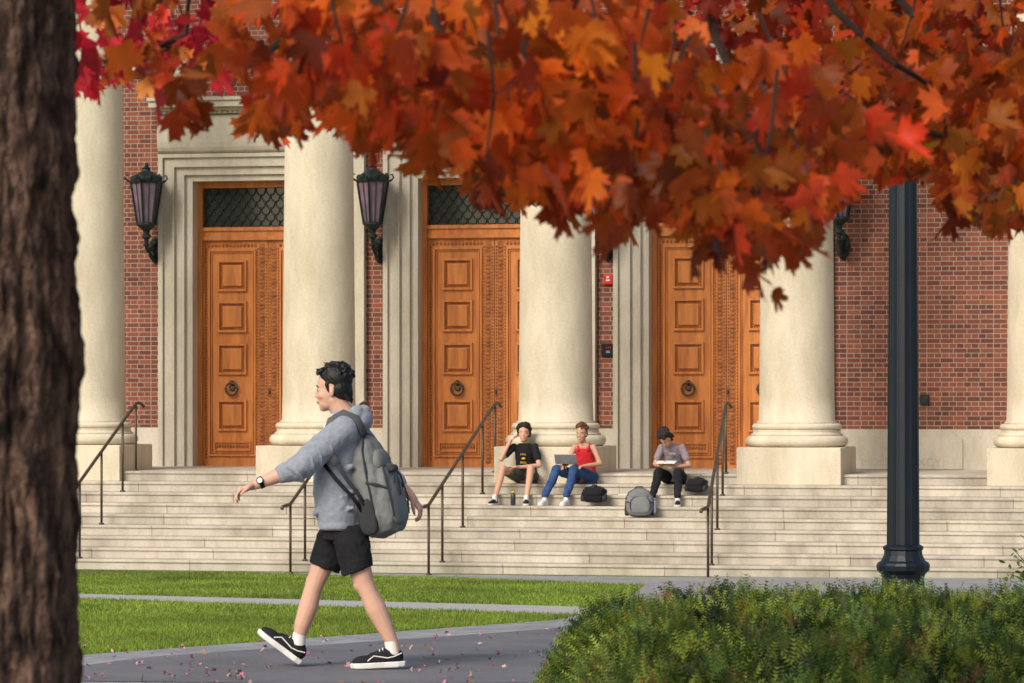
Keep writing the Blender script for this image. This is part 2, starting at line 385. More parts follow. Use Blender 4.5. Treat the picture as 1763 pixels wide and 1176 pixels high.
fa=placed(finish(bm,'fire_alarm_strobe',REDP),Matrix.Translation((px,WF-.002,1.55+193/110))); tag(fa,'red fire alarm strobe box on brick pier','fire alarm')
bm=bmesh.new(); box(bm,-.03,.03,-.066,-.061,-.02,.0); box(bm,-.02,.02,-.075,-.061,.02,.05); finish(bm,'strobe_lens',WHITE,fa)
bm=bmesh.new(); box(bm,-.11,.11,-.05,0,-.10,.10,.012)
cr=placed(finish(bm,'door_access_box',SHOEB),Matrix.Translation((px,WF-.002,1.55+72/110))); tag(cr,'black access control box with red digits on brick pier','access control box')
bm=bmesh.new()
for a in (-.03,0,.03): box(bm,a,a+.012,-.056,-.051,.03,.048)
finish(bm,'display_digits',REDP,cr)
bm=bmesh.new()
for a in range(2): box(bm,-.03,.03,-.055,-.051,-.02-.02*a,-.014-.02*a)
finish(bm,'display_label',PRINT,cr)
bm=bmesh.new(); box(bm,-.07,.07,-.05,0,-.08,.08,.01); box(bm,-.045,.045,-.06,-.051,-.05,.05,.004)
jb=placed(finish(bm,'outlet_box',IRON),Matrix.Translation((bxat(1592,WF),WF-.002,1.55-13/110))); tag(jb,'small dark metal outlet box on brick wall','outlet box')
def hexr(r,z,n=6,ph=math.pi/6): return [(r*math.cos(2*math.pi*i/n+ph),r*math.sin(2*math.pi*i/n+ph),z) for i in range(n)]
def lantern():
    bm=bmesh.new(); ay=-.45; zo=-3.83
    T=lambda p:(p[0],p[1]+ay,p[2]+zo)
    top=hexr(.255,4.90); bot=hexr(.15,4.24)
    for i in range(6):
        j=(i+1)%6
        tube(bm,[T(top[i]),T(bot[i])],.017,6); tube(bm,[T(top[i]),T(top[j])],.022,6); tube(bm,[T(bot[i]),T(bot[j])],.02,6)
        o=Vector(top[i]); d=Vector((o.x,o.y,0)).normalized()
        pts=[T(o+d*x+Vector((0,0,z))) for x,z in ((0,0),(.05,.02),(.085,.06),(.06,.11),(.03,.10))]
        tube(bm,pts,[.02,.018,.016,.014,.012],6)
        mt=[(Vector(top[i])+Vector(top[j]))/2,(Vector(bot[i])+Vector(bot[j]))/2]
        tube(bm,[T(mt[0]),T(mt[1])],.006,5)
        ell(bm,T(mt[0]+Vector((0,0,.06))),(.05,.05,.05),seg=8,rings=6)
    R=[]
    for r,z in ((.25,4.9),(.26,4.93),(.235,4.95),(.20,5.0),(.12,5.06),(.07,5.08),(.06,5.11),(.075,5.125),(.03,5.15),(.035,5.17),(.008,5.22)): R.append((T((0,0,z)),(r,0,0),(0,r,0)))
    loft(bm,R,12)
    R=[]
    for r,z in ((.16,4.25),(.165,4.22),(.12,4.18),(.06,4.13),(.045,4.08),(.075,4.05),(.075,4.02),(.04,3.99),(.03,3.93),(.055,3.9),(.02,3.86)): R.append((T((0,0,z)),(r,0,0),(0,r,0)))
    loft(bm,R,12)
    o=finish(bm,'wall_lantern',IRON)
    bm=bmesh.new()
    loft(bm,[(T((0,0,4.25)),(.14,0,0),(0,.14,0)),(T((0,0,4.89)),(.24,0,0),(0,.24,0))],6)
    bmesh.ops.rotate(bm,cent=T((0,0,4.5)),matrix=Matrix.Rotation(math.pi/6,3,'Z'),verts=bm.verts[:])
    finish(bm,'lantern_glass',LGLASS,o)
    bm=bmesh.new()
    tube(bm,[(0,-.45,.12),(0,-.43,.02),(0,-.34,-.03),(0,-.22,.02),(0,-.12,.05),(0,-.03,.0)],[.03,.035,.035,.035,.04,.05],8)
    tube(bm,[(0,-.33,-.02),(0,-.25,-.10),(0,-.15,-.13),(0,-.06,-.09),(0,-.09,-.03)],[.02,.03,.03,.028,.02],8)
    ell(bm,(0,-.02,0),(.11,.03,.21)); ell(bm,(0,-.05,.12),(.07,.05,.06)); ell(bm,(0,-.05,-.13),(.055,.05,.07)); ell(bm,(.05,-.07,-.02),(.05,.05,.07))
    finish(bm,'bracket',IRON,o,smooth=True)
    return o
def copytree(src,mw):
    o=src.copy(); COL.objects.link(o); o.matrix_world=mw
    for ch in src.children:
        q=ch.copy(); q.parent=o; COL.objects.link(q)
    return o
l0=lantern(); tag(l0,'dark green iron lantern with purplish glass on wall bracket','wall lantern','lanterns along the brick facade')
l0.matrix_world=MB@Matrix.Translation((bxat(268,WF),WF-.003,3.83))
for p in (655,1047,1452): copytree(l0,MB@Matrix.Translation((bxat(p,WF),WF-.003,3.80)))
# ---------------------------------------------------------------- stairs
bm=bmesh.new(); RZ=(ZL+1.0)/9; TR=.34; Y0=-.62
x0,x1=-16.0,15.0
def zs(j): return ZL-RZ*j
pts=[(WY+.4,ZL)]
for j in range(9):
    yn=Y0-TR*j; z=zs(j)
    pts+=[(yn+.016,z),(yn+.004,z-.005),(yn,z-.014),(yn,z-.036),(yn+.022,z-.040)]
    if j<8: pts+=[(yn+.022,zs(j+1))]
    else: pts+=[(yn+.022,-1.3)]
pts+=[(WY+.4,-1.3)]
a=[bm.verts.new((x0,y,z)) for y,z in pts]; b=[bm.verts.new((x1,y,z)) for y,z in pts]
n=len(pts)
for i in range(n):
    j=(i+1)%n; bm.faces.new((a[i],a[j],b[j],b[i]))
bm.faces.new(a); bm.faces.new(b[::-1])
st=finish(bm,'stone_staircase',STEP); st.matrix_world=MB
tag(st,'broad pale stone steps leading up to the columns','staircase')
def handrail(pt,pb,lab):
    bm=bmesh.new()
    bt,bb=-.5,-3.86
    xt,xb=bxat(pt,bt),bxat(pb,bb)
    def xa(bd): return xt+(xb-xt)*(bt-bd)/(bt-bb)
    ztop=ZL+1.02; zbot=-1.0+.98
    def zr(bd): return ztop+(zbot-ztop)*(bt-bd)/(bt-bb)
    P=[(xt+.02,-.2,ztop-.05),(xt+.01,-.28,ztop-.01),(xt,-.4,ztop+.01),(xt,bt,ztop-.01)]
    for k in range(1,9):
        bd=bt+(bb-bt)*k/8; P.append((xa(bd),bd,zr(bd)))
    P+=[(xb-.03,bb-.12,zbot-.02),(xb-.05,bb-.2,zbot-.03),(xb-.06,bb-.22,zbot-.07)]
    tube(bm,P,.024,10)
    rail=finish(bm,'handrail',RAILM,smooth=True)
    for bd,j in ((bt,0),(-1.16,2),(-2.18,5),(-3.2,8),(bb,9)):
        z=zs(j) if j<9 else -1.0
        bm=bmesh.new(); tube(bm,[(xa(bd),bd,z-.01),(xa(bd),bd,zr(bd))],.019,8); tube(bm,[(xa(bd),bd,z),(xa(bd),bd,z+.025)],.04,10)
        finish(bm,'post',RAILM,rail,smooth=True)
    rail.matrix_world=MB; tag(rail,lab,'handrail','handrails on the stone steps')
for a_,b_ in ((234,112),(622,500),(852,738),(1250,1219)): handrail(a_,b_,'slim bronze handrail with posts on the stone steps')
# ---------------------------------------------------------------- ground
def sheet(name,poly,mat,off,label=None,cat=None):
    bm=bmesh.new(); f=bm.faces.new([bm.verts.new((x,y,0)) for x,y in poly])
    bmesh.ops.triangulate(bm,faces=bm.faces[:])
    for yy in (22,52): bmesh.ops.bisect_plane(bm,geom=bm.verts[:]+bm.edges[:]+bm.faces[:],plane_co=(0,yy,0),plane_no=(0,1,0))
    for v in bm.verts: v.co.z=gz(v.co.y)+off
    for f in bm.faces:
        if f.normal.z<0: f.normal_flip()
    o=finish(bm,name,mat,recalc=False); o['kind']='structure'
    if label: o['label']=label; o['category']=cat
    return o
sheet('ground',[(-600,-300),(600,-300),(600,900),(-600,900)],GROUND,0,'green lawn ground around the college building','lawn')
def bw(x,y): v=MB@Vector((x,y,0)); return (v.x,v.y)
PV=[(-9.5,3.6),(-2.585,22.3),(.36,30.1),(.95,34.6),(1.6,45.6),(-.9,51.6),bw(-3.9,-3.62),bw(14,-3.62),(14,3.0),(-9.5,3.0)]
sheet('pavement',PV,PAVER,.004,'grey paver walk beside lawn and steps','pavement')
AS=[(-2.75,20.6),(-2.3,21.55),(.27,27.5),(.9,31.0),(3.2,31.0),(3.5,20.1),(-1.2,20.0),(-2.6,20.2)]
sheet('path',AS,ASPH,.008,'dark asphalt walkway scattered with pink leaves','path')
CP=[(-9.5,46.2),(-4.67,40.4),(.90,34.2),(.56,31.6),(-4.4,38.1),(-9.5,43.4)]
sheet('concrete_path',CP,CONC,.006,'narrow pale concrete path across the lawn','path')
def inpoly(x,y,poly):
    r=np.zeros(len(x),bool); n=len(poly); j=n-1
    for i in range(n):
        xi,yi=poly[i]; xj,yj=poly[j]
        cnd=((yi>y)!=(yj>y))&(x<(xj-xi)*(y-yi)/(yj-yi+1e-12)+xi); r^=cnd; j=i
    return r
gzv=np.vectorize(gz)
def grass(n,y0,y1,h,w):
    Y=rng.uniform(y0,y1,n); X=rng.uniform(-.125,.05,n)*Y+rng.uniform(-.2,.2,n)
    k=~inpoly(X,Y,PV)&~inpoly(X,Y,CP)
    ly=((X-OX)*s_+(Y-OY)*c_); k&=ly<-3.7
    X,Y=X[k],Y[k]; m=len(X)
    d=rng.normal(0,.5,(m,3)); d[:,2]=1
    nr=rng.normal(0,1,(m,3)); nr[:,1]-=1.0
    R=rotm(d,nr); pos=np.stack([X,Y,gzv(Y)],1)
    pat=np.array([noise.noise(Vector((x*.8,y*.35,0)))+.5*noise.noise(Vector((x*3,y*1.2,3))) for x,y in zip(X,Y)])
    c=np.array([.185,.275,.035])[None]*(1+.5*pat[:,None])*rng.uniform(.5,1.4,(m,1)); c[:,0]*=rng.uniform(.8,1.35,m)
    s=np.stack([rng.uniform(.8,1.3,m)*w,rng.uniform(.5,1.3,m)*h,np.ones(m)],1)
    return R,pos,s,c
A=[grass(110000,22,32,.034,.0058),grass(100000,32,54,.036,.010)]
R=np.concatenate([a[0] for a in A]);P=np.concatenate([a[1] for a in A]);S=np.concatenate([a[2] for a in A]);C=np.concatenate([a[3] for a in A])
o=link('grass',batch('grass',[(-.5,0,0),(.5,0,0),(0,1,0)],[(0,1,2)],R,P,S,C,GRASSM)); o['kind']='stuff'; o['label']='short bright green mown grass blades on the lawn'; o['category']='grass'
half=[(0,1.0),(.07,.80),(.17,.84),(.13,.64),(.14,.46),(.30,.63),(.35,.55),(.50,.66),(.50,.50),(.63,.46),(.46,.30),(.36,.20),(.58,.12),(.42,.04),(.46,-.06),(.2,-.07),(.04,-.02)]
out=half+[(-x,y) for x,y in reversed(half[1:])]
bv=[(0,.22,0)]
for x,y in out: bv.append((x,y-.0,0))
bv=np.array(bv); n=len(out)
bf=[(0,1+(i+1)%n,1+i) for i in range(n)]
def leafdef(base):
    m=base.shape[0]; k1=rng.uniform(.1,1.2,(m,1)); k2=rng.uniform(-.35,.35,(m,1)); k3=rng.uniform(-1.2,.4,(m,1))
    x,y=base[:,:,0],base[:,:,1]; tw=rng.normal(0,.4,(m,1))
    base=base.copy(); base[:,:,2]=k1*np.abs(x)*.9+k3*(y-.2)**2*.6+k2*x*y+tw*x
    base[:,:,0]*=(1-.35*k1)
    return base
def leafbatch(name,pos,dirs,norms,size,cols,mat):
    ar=rng.uniform(.7,1.05,len(pos)); s=np.stack([size*ar,size,size],1)
    return batch(name,bv,bf,rotm(dirs,norms),pos,s,cols,mat,leafdef)
m=420
Y=np.where(rng.random(m)<.6,rng.normal(20.6,.8,m),rng.uniform(19.2,27,m)); X=rng.uniform(-.13,.03,m)*Y
den=np.array([noise.noise(Vector((x*1.3,y*.9,4))) for x,y in zip(X,Y)])
keep=(rng.random(m)<np.where(inpoly(X,Y,PV),.65+1.4*den,.2)); X,Y=X[keep],Y[keep]; m=len(X)
pos=np.stack([X,Y,gzv(Y)+.018],1); d=rng.normal(0,1,(m,3)); d[:,2]*=.15; nr=rng.normal(0,.3,(m,3)); nr[:,2]=1
cc=np.array([.46,.24,.23])[None]*rng.uniform(.4,1.4,(m,1)); cc[:,1]*=rng.uniform(.5,1.3,m)
o=link('fallen_leaves',leafbatch('fallen_leaves',pos,d,nr,rng.uniform(.016,.038,m),cc,LITTER)); o['kind']='stuff'; o['label']='small pinkish fallen maple leaves scattered on the walk'; o['category']='fallen leaves'
# ---------------------------------------------------------------- maple tree
bm=bmesh.new(); TX,TY=-.985,7.0; n=180
nz=520
V=[]
for k in range(nz):
    z=-.05+3.9*k/(nz-1); r=.176+.05*math.exp(-z*6)+.012*math.exp(-((z-1.63)/.10)**2)
    cx=TX+.012*math.sin(z*1.6+1); row=[]
    for i in range(n):
        a=2*math.pi*i/n; ca,sa=math.cos(a),math.sin(a)
        pl=noise.noise(Vector((ca*8,sa*8,z*2.6)))
        p2=noise.noise(Vector((ca*5+5,sa*5,z*14)))
        crack=1-min(1,abs(pl)*5.5); flake=max(0,p2)**.5 if p2>0 else 0
        f=noise.noise(Vector((ca*2,sa*2,z*1.2)))*.008-crack*.012+noise.noise(Vector((ca*15,sa*15,z*11)))*.010+flake*.012+noise.noise(Vector((ca*34,sa*34,z*40)))*.006
        row.append(bm.verts.new((cx+(r+f)*ca,TY+(r+f)*sa,z)))
    V.append(row)
for k in range(nz-1):
    for i in range(n):
        j=(i+1)%n; bm.faces.new((V[k][i],V[k][j],V[k+1][j],V[k+1][i]))
limbs=[([(TX,TY,3.0),(TX+.3,7.2,3.3),(.2,7.6,3.25),(1.2,8.2,3.3),(2.2,9,3.5),(3.2,10,3.8)],[.09,.075,.055,.045,.035,.02]),
 ([(TX,TY,3.3),(-.6,8.0,3.7),(.2,9.5,3.9),(1.4,11,4.0),(2.6,12.5,4.1)],[.09,.075,.06,.05,.03]),
 ([(TX,TY,3.6),(-1.2,8.6,4.1),(-1.4,10.5,4.2),(-1.3,12,4.1)],[.08,.06,.04,.02]),
 ([(TX,TY,3.7),(-.9,7.1,4.8),(-.6,7.4,5.8)],[.13,.09,.04]),
 ([(TX,TY,3.5),(-.7,6.6,4.2),(0.1,6.2,4.7),(.9,6.3,5.0)],[.08,.06,.04,.02])]
for p,r in limbs: tube(bm,p,r,10)
tree_root=D.objects.new('maple_tree',None); COL.objects.link(tree_root); tree_root.location=(TX,TY,0)
bpy.context.view_layer.update()
inv=Matrix.Translation((-TX,-TY,0))
finish(bm,'trunk',BARK,tree_root,inv,True)
tag(tree_root,'maple tree with brown ridged bark and orange red autumn leaves','tree')
lowpts=[(-300,120),(130,170),(230,130),(300,205),(350,170),(400,130),(430,160),(455,250),(480,255),(530,215),(560,200),(600,245),(640,255),(700,262),(740,290),(765,262),(790,300),(820,360),(850,315),(890,355),(925,340),(955,365),(1000,375),(1035,320),(1075,420),(1105,370),(1160,350),(1190,395),(1240,440),(1280,425),(1330,445),(1350,370),(1395,385),(1425,355),(1450,320),(1500,270),(1540,310),(1590,280),(1620,330),(1640,390),(1690,370),(1763,395),(2100,370)]
lx=[p[0] for p in lowpts]; ly_=[p[1] for p in lowpts]
pos=[];dr=[];nm=[];sz=[];cl=[]; twigs=bmesh.new()
def cluster(px,py,Y,nl,spread,colr,clip=True,smin=.044,smax=.080):
    c=W(px,py,Y)
    up=c+Vector((random.uniform(-.1,.1),random.uniform(-.05,.15),random.uniform(.12,.3)))
    if random.random()<.22: tube(twigs,[up,(up+c)/2+Vector((random.uniform(-.02,.02),0,0)),c],[.004,.003,.002],5)
    base=np.array(colr)*random.uniform(.38,1.3); lean=random.gauss(0,.35)  # random tone per cluster; dark ones paint in leaves standing in shade
    for i in range(nl):
        p=c+Vector((random.gauss(0,spread),random.gauss(0,spread),random.gauss(0,spread*.7)))
        s=random.uniform(smin,smax)
        if clip:
            qx=CX+F*p.x/p.y; qy=HY-F*(p.z-CH)/p.y
            lim=np.interp(qx,lx,ly_)-s*F/p.y*.55
            if qy>lim+random.gauss(0,14): continue
        pos.append(p); dr.append((random.gauss(lean,.5),random.gauss(0,.45),-1+random.gauss(0,.45)))
        nm.append((random.gauss(0,.8),random.gauss(-.3,.8),random.gauss(.4,.6))); sz.append(s)
        cl.append(base*random.uniform(.5,1.35)*np.array([1,random.uniform(.7,1.3),1]))
def colour(px,py):
    r=random.random()
    if px<360: return (.72,.03,.045) if r<.5 else ((.66,.15,.02) if r<.8 else (.7,.08,.025))
    if px>1560 and py>320: return (.42,.24,.025) if r<.3 else (.60,.14,.015)
    if px>1400 and py>260 and r<.16: return (.60,.28,.025)
    if py<120 and 1150<px<1450 and r<.6: return (.80,.06,.02)
    if py<170 and px>1050 and r<.25: return (.76,.07,.02)
    return (.60,.100,.010) if r<.7 else ((.68,.16,.012) if r<.9 else (.58,.06,.012))
for i in range(660):
    px=random.uniform(-120,1900); lo=np.interp(px,lx,ly_)
    py=lo-abs(random.gauss(0,1))*150-5
    if py<-350: continue
    if px<420: Y=random.uniform(8.5,11)
    elif px<1420: Y=random.uniform(6.2,8.2) if random.random()<.6 else random.uniform(8.2,12)
    else: Y=random.uniform(8.5,12.5)
    sp=.055+.006*Y; nl=int(8*(Y/7)**.8)
    if px<290:
        if random.random()<.88: continue
        nl=5; sp=.045
    elif px<420:
        if random.random()<.74: continue
        nl=6
    elif px<640 and random.random()<.5: continue
    cluster(px,py,Y,nl,sp,colour(px,py))
for i in range(190):
    px=random.uniform(680,1900); lo=np.interp(px,lx,ly_); py=random.uniform(-200,max(0,lo-60)); Y=random.uniform(10,13)
    cluster(px,py,Y,11,.13,[v*.8 for v in colour(px,py)])
for i in range(110):  # extra leaves above the view, added to shade the visible crown
    p=Vector((random.uniform(-2.2,3.2),random.uniform(5.2,13.5),random.uniform(3.1,5.6)))
    px=CX+F*p.x/p.y; py=HY-F*(p.z-CH)/p.y
    if py>-60: continue
    cluster(px,py,p.y,12,.16,(.5,.11,.02),False)
for i in range(180):  # unseen clusters added on the sun side to throw shade on the leaves below
    p=Vector((random.uniform(-3.0,1.3),random.uniform(3.0,7.2),random.uniform(2.9,4.6)))
    px=CX+F*p.x/p.y; py=HY-F*(p.z-CH)/p.y
    if py>-250: continue
    cluster(px,py,p.y,10,.15,(.5,.10,.015),False)
for px,py,Y in ((1345,385,7),(1378,415,7),(1310,430,7.2),(1300,450,7.3),(1225,410,7),(1085,370,7),(1000,340,7.3),(450,215,8.5),(570,195,9),(715,240,8),(845,310,7.4),(310,150,8.2),(330,180,8.2),(1640,370,9.5),(1720,380,9.5)):
    cluster(px,py,Y,3,.025,(.52,.09,.012),False)
for px,py in ((145,105),(160,112),(185,108),(205,118),(175,140),(225,100),(270,135),(290,110),(320,100),(300,40),(330,70),(280,20),(240,60),(200,20),(250,10)):
    cluster(px,py,9.5,4,.03,(.75,.04,.06) if random.random()<.6 else (.7,.2,.04),False,.032,.055)
for a in (((700,-80,7),(760,60,7),(860,150,7),(900,260,7)),((860,-100,7.2),(905,90,7.2),(980,230,7.2),(1060,330,7.2)),((1380,-80,9),(1440,20,9),(1540,110,9),(1640,170,9.2)),((1200,-100,7),(1230,60,7),(1290,200,7),(1330,330,7)),((1500,-60,10),(1600,60,10),(1763,110,10)),((1150,100,8),(1280,180,8),(1420,160,8.4),(1520,230,8.6)),((560,-80,8),(500,60,8),(420,120,8.3)),((330,-60,9.5),(320,60,9.5),(230,100,9.5),(140,108,9.5)),((1430,150,9),(1500,200,9),(1640,240,9.2),(1763,270,9.5)),((620,-60,6.6),(690,90,6.6),(660,200,6.6))):
    tube(twigs,[W(*q) for q in a],[.014,.010,.007,.004][:len(a)],6)
m=len(pos)
lm=leafbatch('leaves',np.array([list(p) for p in pos]),np.array(dr),np.array(nm),np.array(sz)*1.18,np.array(cl),LEAFM)
for f in twigs.faces: f.material_index=1
twigs.from_mesh(lm)
me=D.meshes.new('crown'); twigs.to_mesh(me); twigs.free(); me.materials.append(LEAFM); me.materials.append(TWIG); D.meshes.remove(lm)
crown=link('crown',me,tree_root,inv)
# ---------------------------------------------------------------- street lamp
LY=28.0; lx0=(1555-CX)*LY/F; zg=gz(LY)
lamp=D.objects.new('street_lamp',None); COL.objects.link(lamp); lamp.location=(lx0,LY,zg)
tag(lamp,'dark blue green fluted lamp post behind clipped hedge','street lamp')
bm=bmesh.new(); V=[]; n=96
prof=[]
zb=1.55-(1000-675)*LY/F-zg
for k in range(30):
    t=k/29; z=zb+.26+(4.75-zb-.26)*t; prof.append((.122-.030*t,z))
for r,z in prof:
    row=[]
    for i in range(n):
        a=2*math.pi*i/n; q=(1-.07*abs(math.sin(a*6))**.6*1.0) ; row.append(bm.verts.new((r*q*math.cos(a),r*q*math.sin(a),z)))
    V.append(row)
for k in range(len(V)-1):
    for i in range(n):
        j=(i+1)%n; bm.faces.new((V[k][i],V[k][j],V[k+1][j],V[k+1][i]))
bm.faces.new(V[-1])
finish(bm,'post',POSTM,lamp,smooth=True)
b=[(.24,-.02),(.24,.10),(.215,.13),(.20,.2),(.175,zb-.12),(.16,zb-.03),(.155,zb+.02),(.165,zb+.05),(.195,zb+.08),(.20,zb+.115),(.19,zb+.135),(.165,zb+.15),(.145,zb+.19),(.14,zb+.225),(.15,zb+.235),(.15,zb+.255),(.125,zb+.27)]
lathe('base',b,POSTM,lamp,n=16,smooth=False)
lathe('lamp_head',[(.10,4.75),(.16,4.8),(.12,4.86),(.2,4.95),(.25,5.3),(.27,5.35),(.16,5.5),(.05,5.6),(.02,5.7)],POSTM,lamp,n=24)
# ---------------------------------------------------------------- hedge
def sprigbase():
    v=[];f=[]
    def frond(ox,oy,dx,dy,Ln,n,s0):
        for i in range(n):
            t=.1+.9*i/n; cx,cy=ox+dx*Ln*t,oy+dy*Ln*t; s=s0*(1-.5*i/n)
            for sg in (-1,1):
                nx_,ny_=-dy*sg,dx*sg; k=len(v)
                v.extend([(cx-dx*.024,cy-dy*.024,0),(cx+dx*.028,cy+dy*.028,0),(cx+nx_*s+dx*s*.55,cy+ny_*s+dy*s*.55,.02)]); f.append((k,k+1,k+2))
        k=len(v); v.extend([(ox-.012,oy,0),(ox+.012,oy,0),(ox+dx*Ln,oy+dy*Ln,0)]); f.append((k,k+1,k+2))
    frond(0,0,0,1,1,9,.17); frond(0,.25,.64,.77,.55,5,.15); frond(0,.4,-.64,.77,.5,5,.15)
    return v,f
sv,sf=sprigbase()
hroot=D.objects.new('yew_hedge',None); COL.objects.link(hroot); tag(hroot,'low spreading dark green yew hedge beside the walk','hedge')
HX=.165
def htop(x,y):
    e=1-min(1,max(0,(.7-(x-HX))/.7))**2.8
    fb=min(1,max(0,(18.2-y)/.8))**.5 if y>17.4 else 1
    ff=min(1,max(0,(y-10.6)/.8))**.5
    bumps=.07*noise.noise(Vector((x*1.6,y*1.1,0)))+.09*noise.noise(Vector((x*4,y*3,2)))
    return max(0,(.63+bumps)*math.sqrt(max(0,e))*fb*ff)
bm=bmesh.new(); nx,ny=80,100; G=[[None]*ny for _ in range(nx)]
for i in range(nx):
    for j in range(ny):
        x=HX+4.2*i/(nx-1); y=10.6+7.6*j/(ny-1); G[i][j]=bm.verts.new((x,y,htop(x,y)-.10))
for i in range(nx-1):
    for j in range(ny-1): bm.faces.new((G[i][j],G[i+1][j],G[i+1][j+1],G[i][j+1]))
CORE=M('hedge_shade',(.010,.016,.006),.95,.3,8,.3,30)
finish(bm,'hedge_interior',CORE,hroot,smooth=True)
m=17000
X=rng.uniform(HX,3.0,m); Y=rng.uniform(10.6,18.15,m)
X=np.where(rng.random(m)<.25,HX+np.abs(rng.normal(0,.25,m)),X)
Z=np.array([htop(x,y) for x,y in zip(X,Y)])
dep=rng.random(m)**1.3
grad=np.array([[-(htop(x+.04,y)-htop(x-.04,y))/.08,-(htop(x,y+.04)-htop(x,y-.04))/.08,1] for x,y in zip(X,Y)])
grad[:,:2]=np.clip(grad[:,:2],-3,3)
d=grad/np.linalg.norm(grad,axis=1,keepdims=True)+rng.normal(0,.6,(m,3)); d[:,2]=np.abs(d[:,2])*.9+.15
pos_=np.stack([X,Y,Z-.11*dep-.045],1)
pat=np.array([noise.noise(Vector((x*3.2,y*2.2,7))) for x,y in zip(X,Y)])
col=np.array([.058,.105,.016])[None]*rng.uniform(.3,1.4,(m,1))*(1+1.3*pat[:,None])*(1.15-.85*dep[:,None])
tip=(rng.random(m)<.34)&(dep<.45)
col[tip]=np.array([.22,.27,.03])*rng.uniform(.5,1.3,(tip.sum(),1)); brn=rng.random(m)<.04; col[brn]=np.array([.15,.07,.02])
col=np.clip(col,.004,1)
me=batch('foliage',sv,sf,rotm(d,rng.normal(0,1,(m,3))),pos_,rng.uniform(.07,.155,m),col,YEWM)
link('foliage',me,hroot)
shr=D.objects.new('leafy_shrub',None); COL.objects.link(shr); tag(shr,'thin green leafy shrub beside the pavement','shrub')
SY=24.0
bm=bmesh.new(); pl=[];dl=[]
for k in range(30):
    b0=W(1860+random.uniform(-60,60),1100,SY); b0.z=gz(SY)
    t0=W(1815+random.uniform(-80,90),905+random.uniform(0,110),SY+random.uniform(-.3,.3))
    mid=(b0+t0)/2+Vector((.05,0,.1)); tube(bm,[b0,mid,t0],[.008,.006,.002],5)
    for q in range(20):
        t=.3+.7*random.random(); p=b0.lerp(t0,t)+Vector((random.gauss(0,.03),random.gauss(0,.04),random.gauss(0,.03))); pl.append(p); dl.append((random.gauss(-.2,.7),random.gauss(0,.5),random.gauss(.4,.5)))
finish(bm,'stems',TWIG,shr)
ov=[(0,0,0),(.22,.3,.04),(.25,.6,.05),(0,1,0),(-.25,.6,.05),(-.22,.3,.04)]
m=len(pl); link('foliage',batch('foliage',ov,[(0,1,2),(0,2,3),(0,3,4),(0,4,5)],rotm(np.array(dl),rng.normal(0,1,(m,3))),np.array([list(p) for p in pl]),rng.uniform(.035,.065,m),np.array([.09,.15,.02])[None]*rng.uniform(.4,1.6,(m,1)),YEWM),shr)
# ---------------------------------------------------------------- people
def hand(bm,w,d,nrm,th,s=1.0,curl=.45):
    w=Vector(w); d=Vector(d).normalized(); th=Vector(th); th=(th-d*th.dot(d)).normalized(); nrm=Vector(nrm); nrm=(nrm-d*nrm.dot(d)-th*nrm.dot(th)).normalized()
    cap(bm,w-d*.01,.024*s,w+d*.02*s,.024*s,10)
    Ls=[.068,.078,.072,.056]; offs=[.030,.010,-.010,-.029]
    for i in range(4):
        kn=w+d*(.088-.004*abs(i-1))*s+th*offs[i]*s
        cap(bm,w+d*.012*s+th*offs[i]*.5*s,.016*s,kn,.0125*s,10)
        cur=kn; ang=curl*.5
        for q,fr in enumerate((.45,.31,.24)):
            ang+=curl*(.35+.35*q)
            v=d*math.cos(ang)+nrm*math.sin(ang)+th*(.05*(1.5-i))
            nx_=cur+v.normalized()*Ls[i]*fr*s
            cap(bm,cur,(.0095-.001*q)*s,nx_,(.0088-.001*q)*s,8); cur=nx_
    a=w+d*.022*s+th*.024*s; b=a+(d*.6+th*.75+nrm*.3).normalized()*.042*s; c=b+(d*.9+th*.25+nrm*.35).normalized()*.03*s; e=c+(d*.9+nrm*.4).normalized()*.022*s
    cap(bm,a,.016*s,b,.012*s,8); cap(bm,b,.0115*s,c,.0105*s,8); cap(bm,c,.0105*s,e,.008*s,8)
def basis(fwd,up):
    f=Vector(fwd).normalized(); l=Vector(up).cross(f).normalized(); u=f.cross(l); return Matrix((f,l,u)).transposed()
def headparts(bm,c,B,s=1.0):
    P=lambda p: Vector(c)+B@(Vector(p)*s)
    E=lambda p,r: ell(bm,P(p),[q*s for q in r],B)
    E((-.012,0,.035),(.097,.076,.085)); E((.024,0,-.02),(.064,.064,.088)); E((.032,0,-.075),(.050,.052,.040)); E((.055,0,-.098),(.026,.030,.022))
    E((-.005,0,-.055),(.06,.060,.05)); E((.05,0,-.06),(.040,.038,.03))
    cap(bm,P((.082,0,.006)),.008*s,P((.097,0,-.030)),.0105*s,8); E((.089,.012,-.034),(.009,.008,.007)); E((.089,-.012,-.034),(.009,.008,.007))
    E((.074,0,.022),(.014,.048,.012)); E((.083,0,-.060),(.011,.023,.007)); E((.081,0,-.072),(.011,.019,.007))
    for g in (-1,1):
        E((.050,.04*g,-.03),(.028,.022,.024)); E((-.008,.072*g,-.014),(.014,.009,.026))
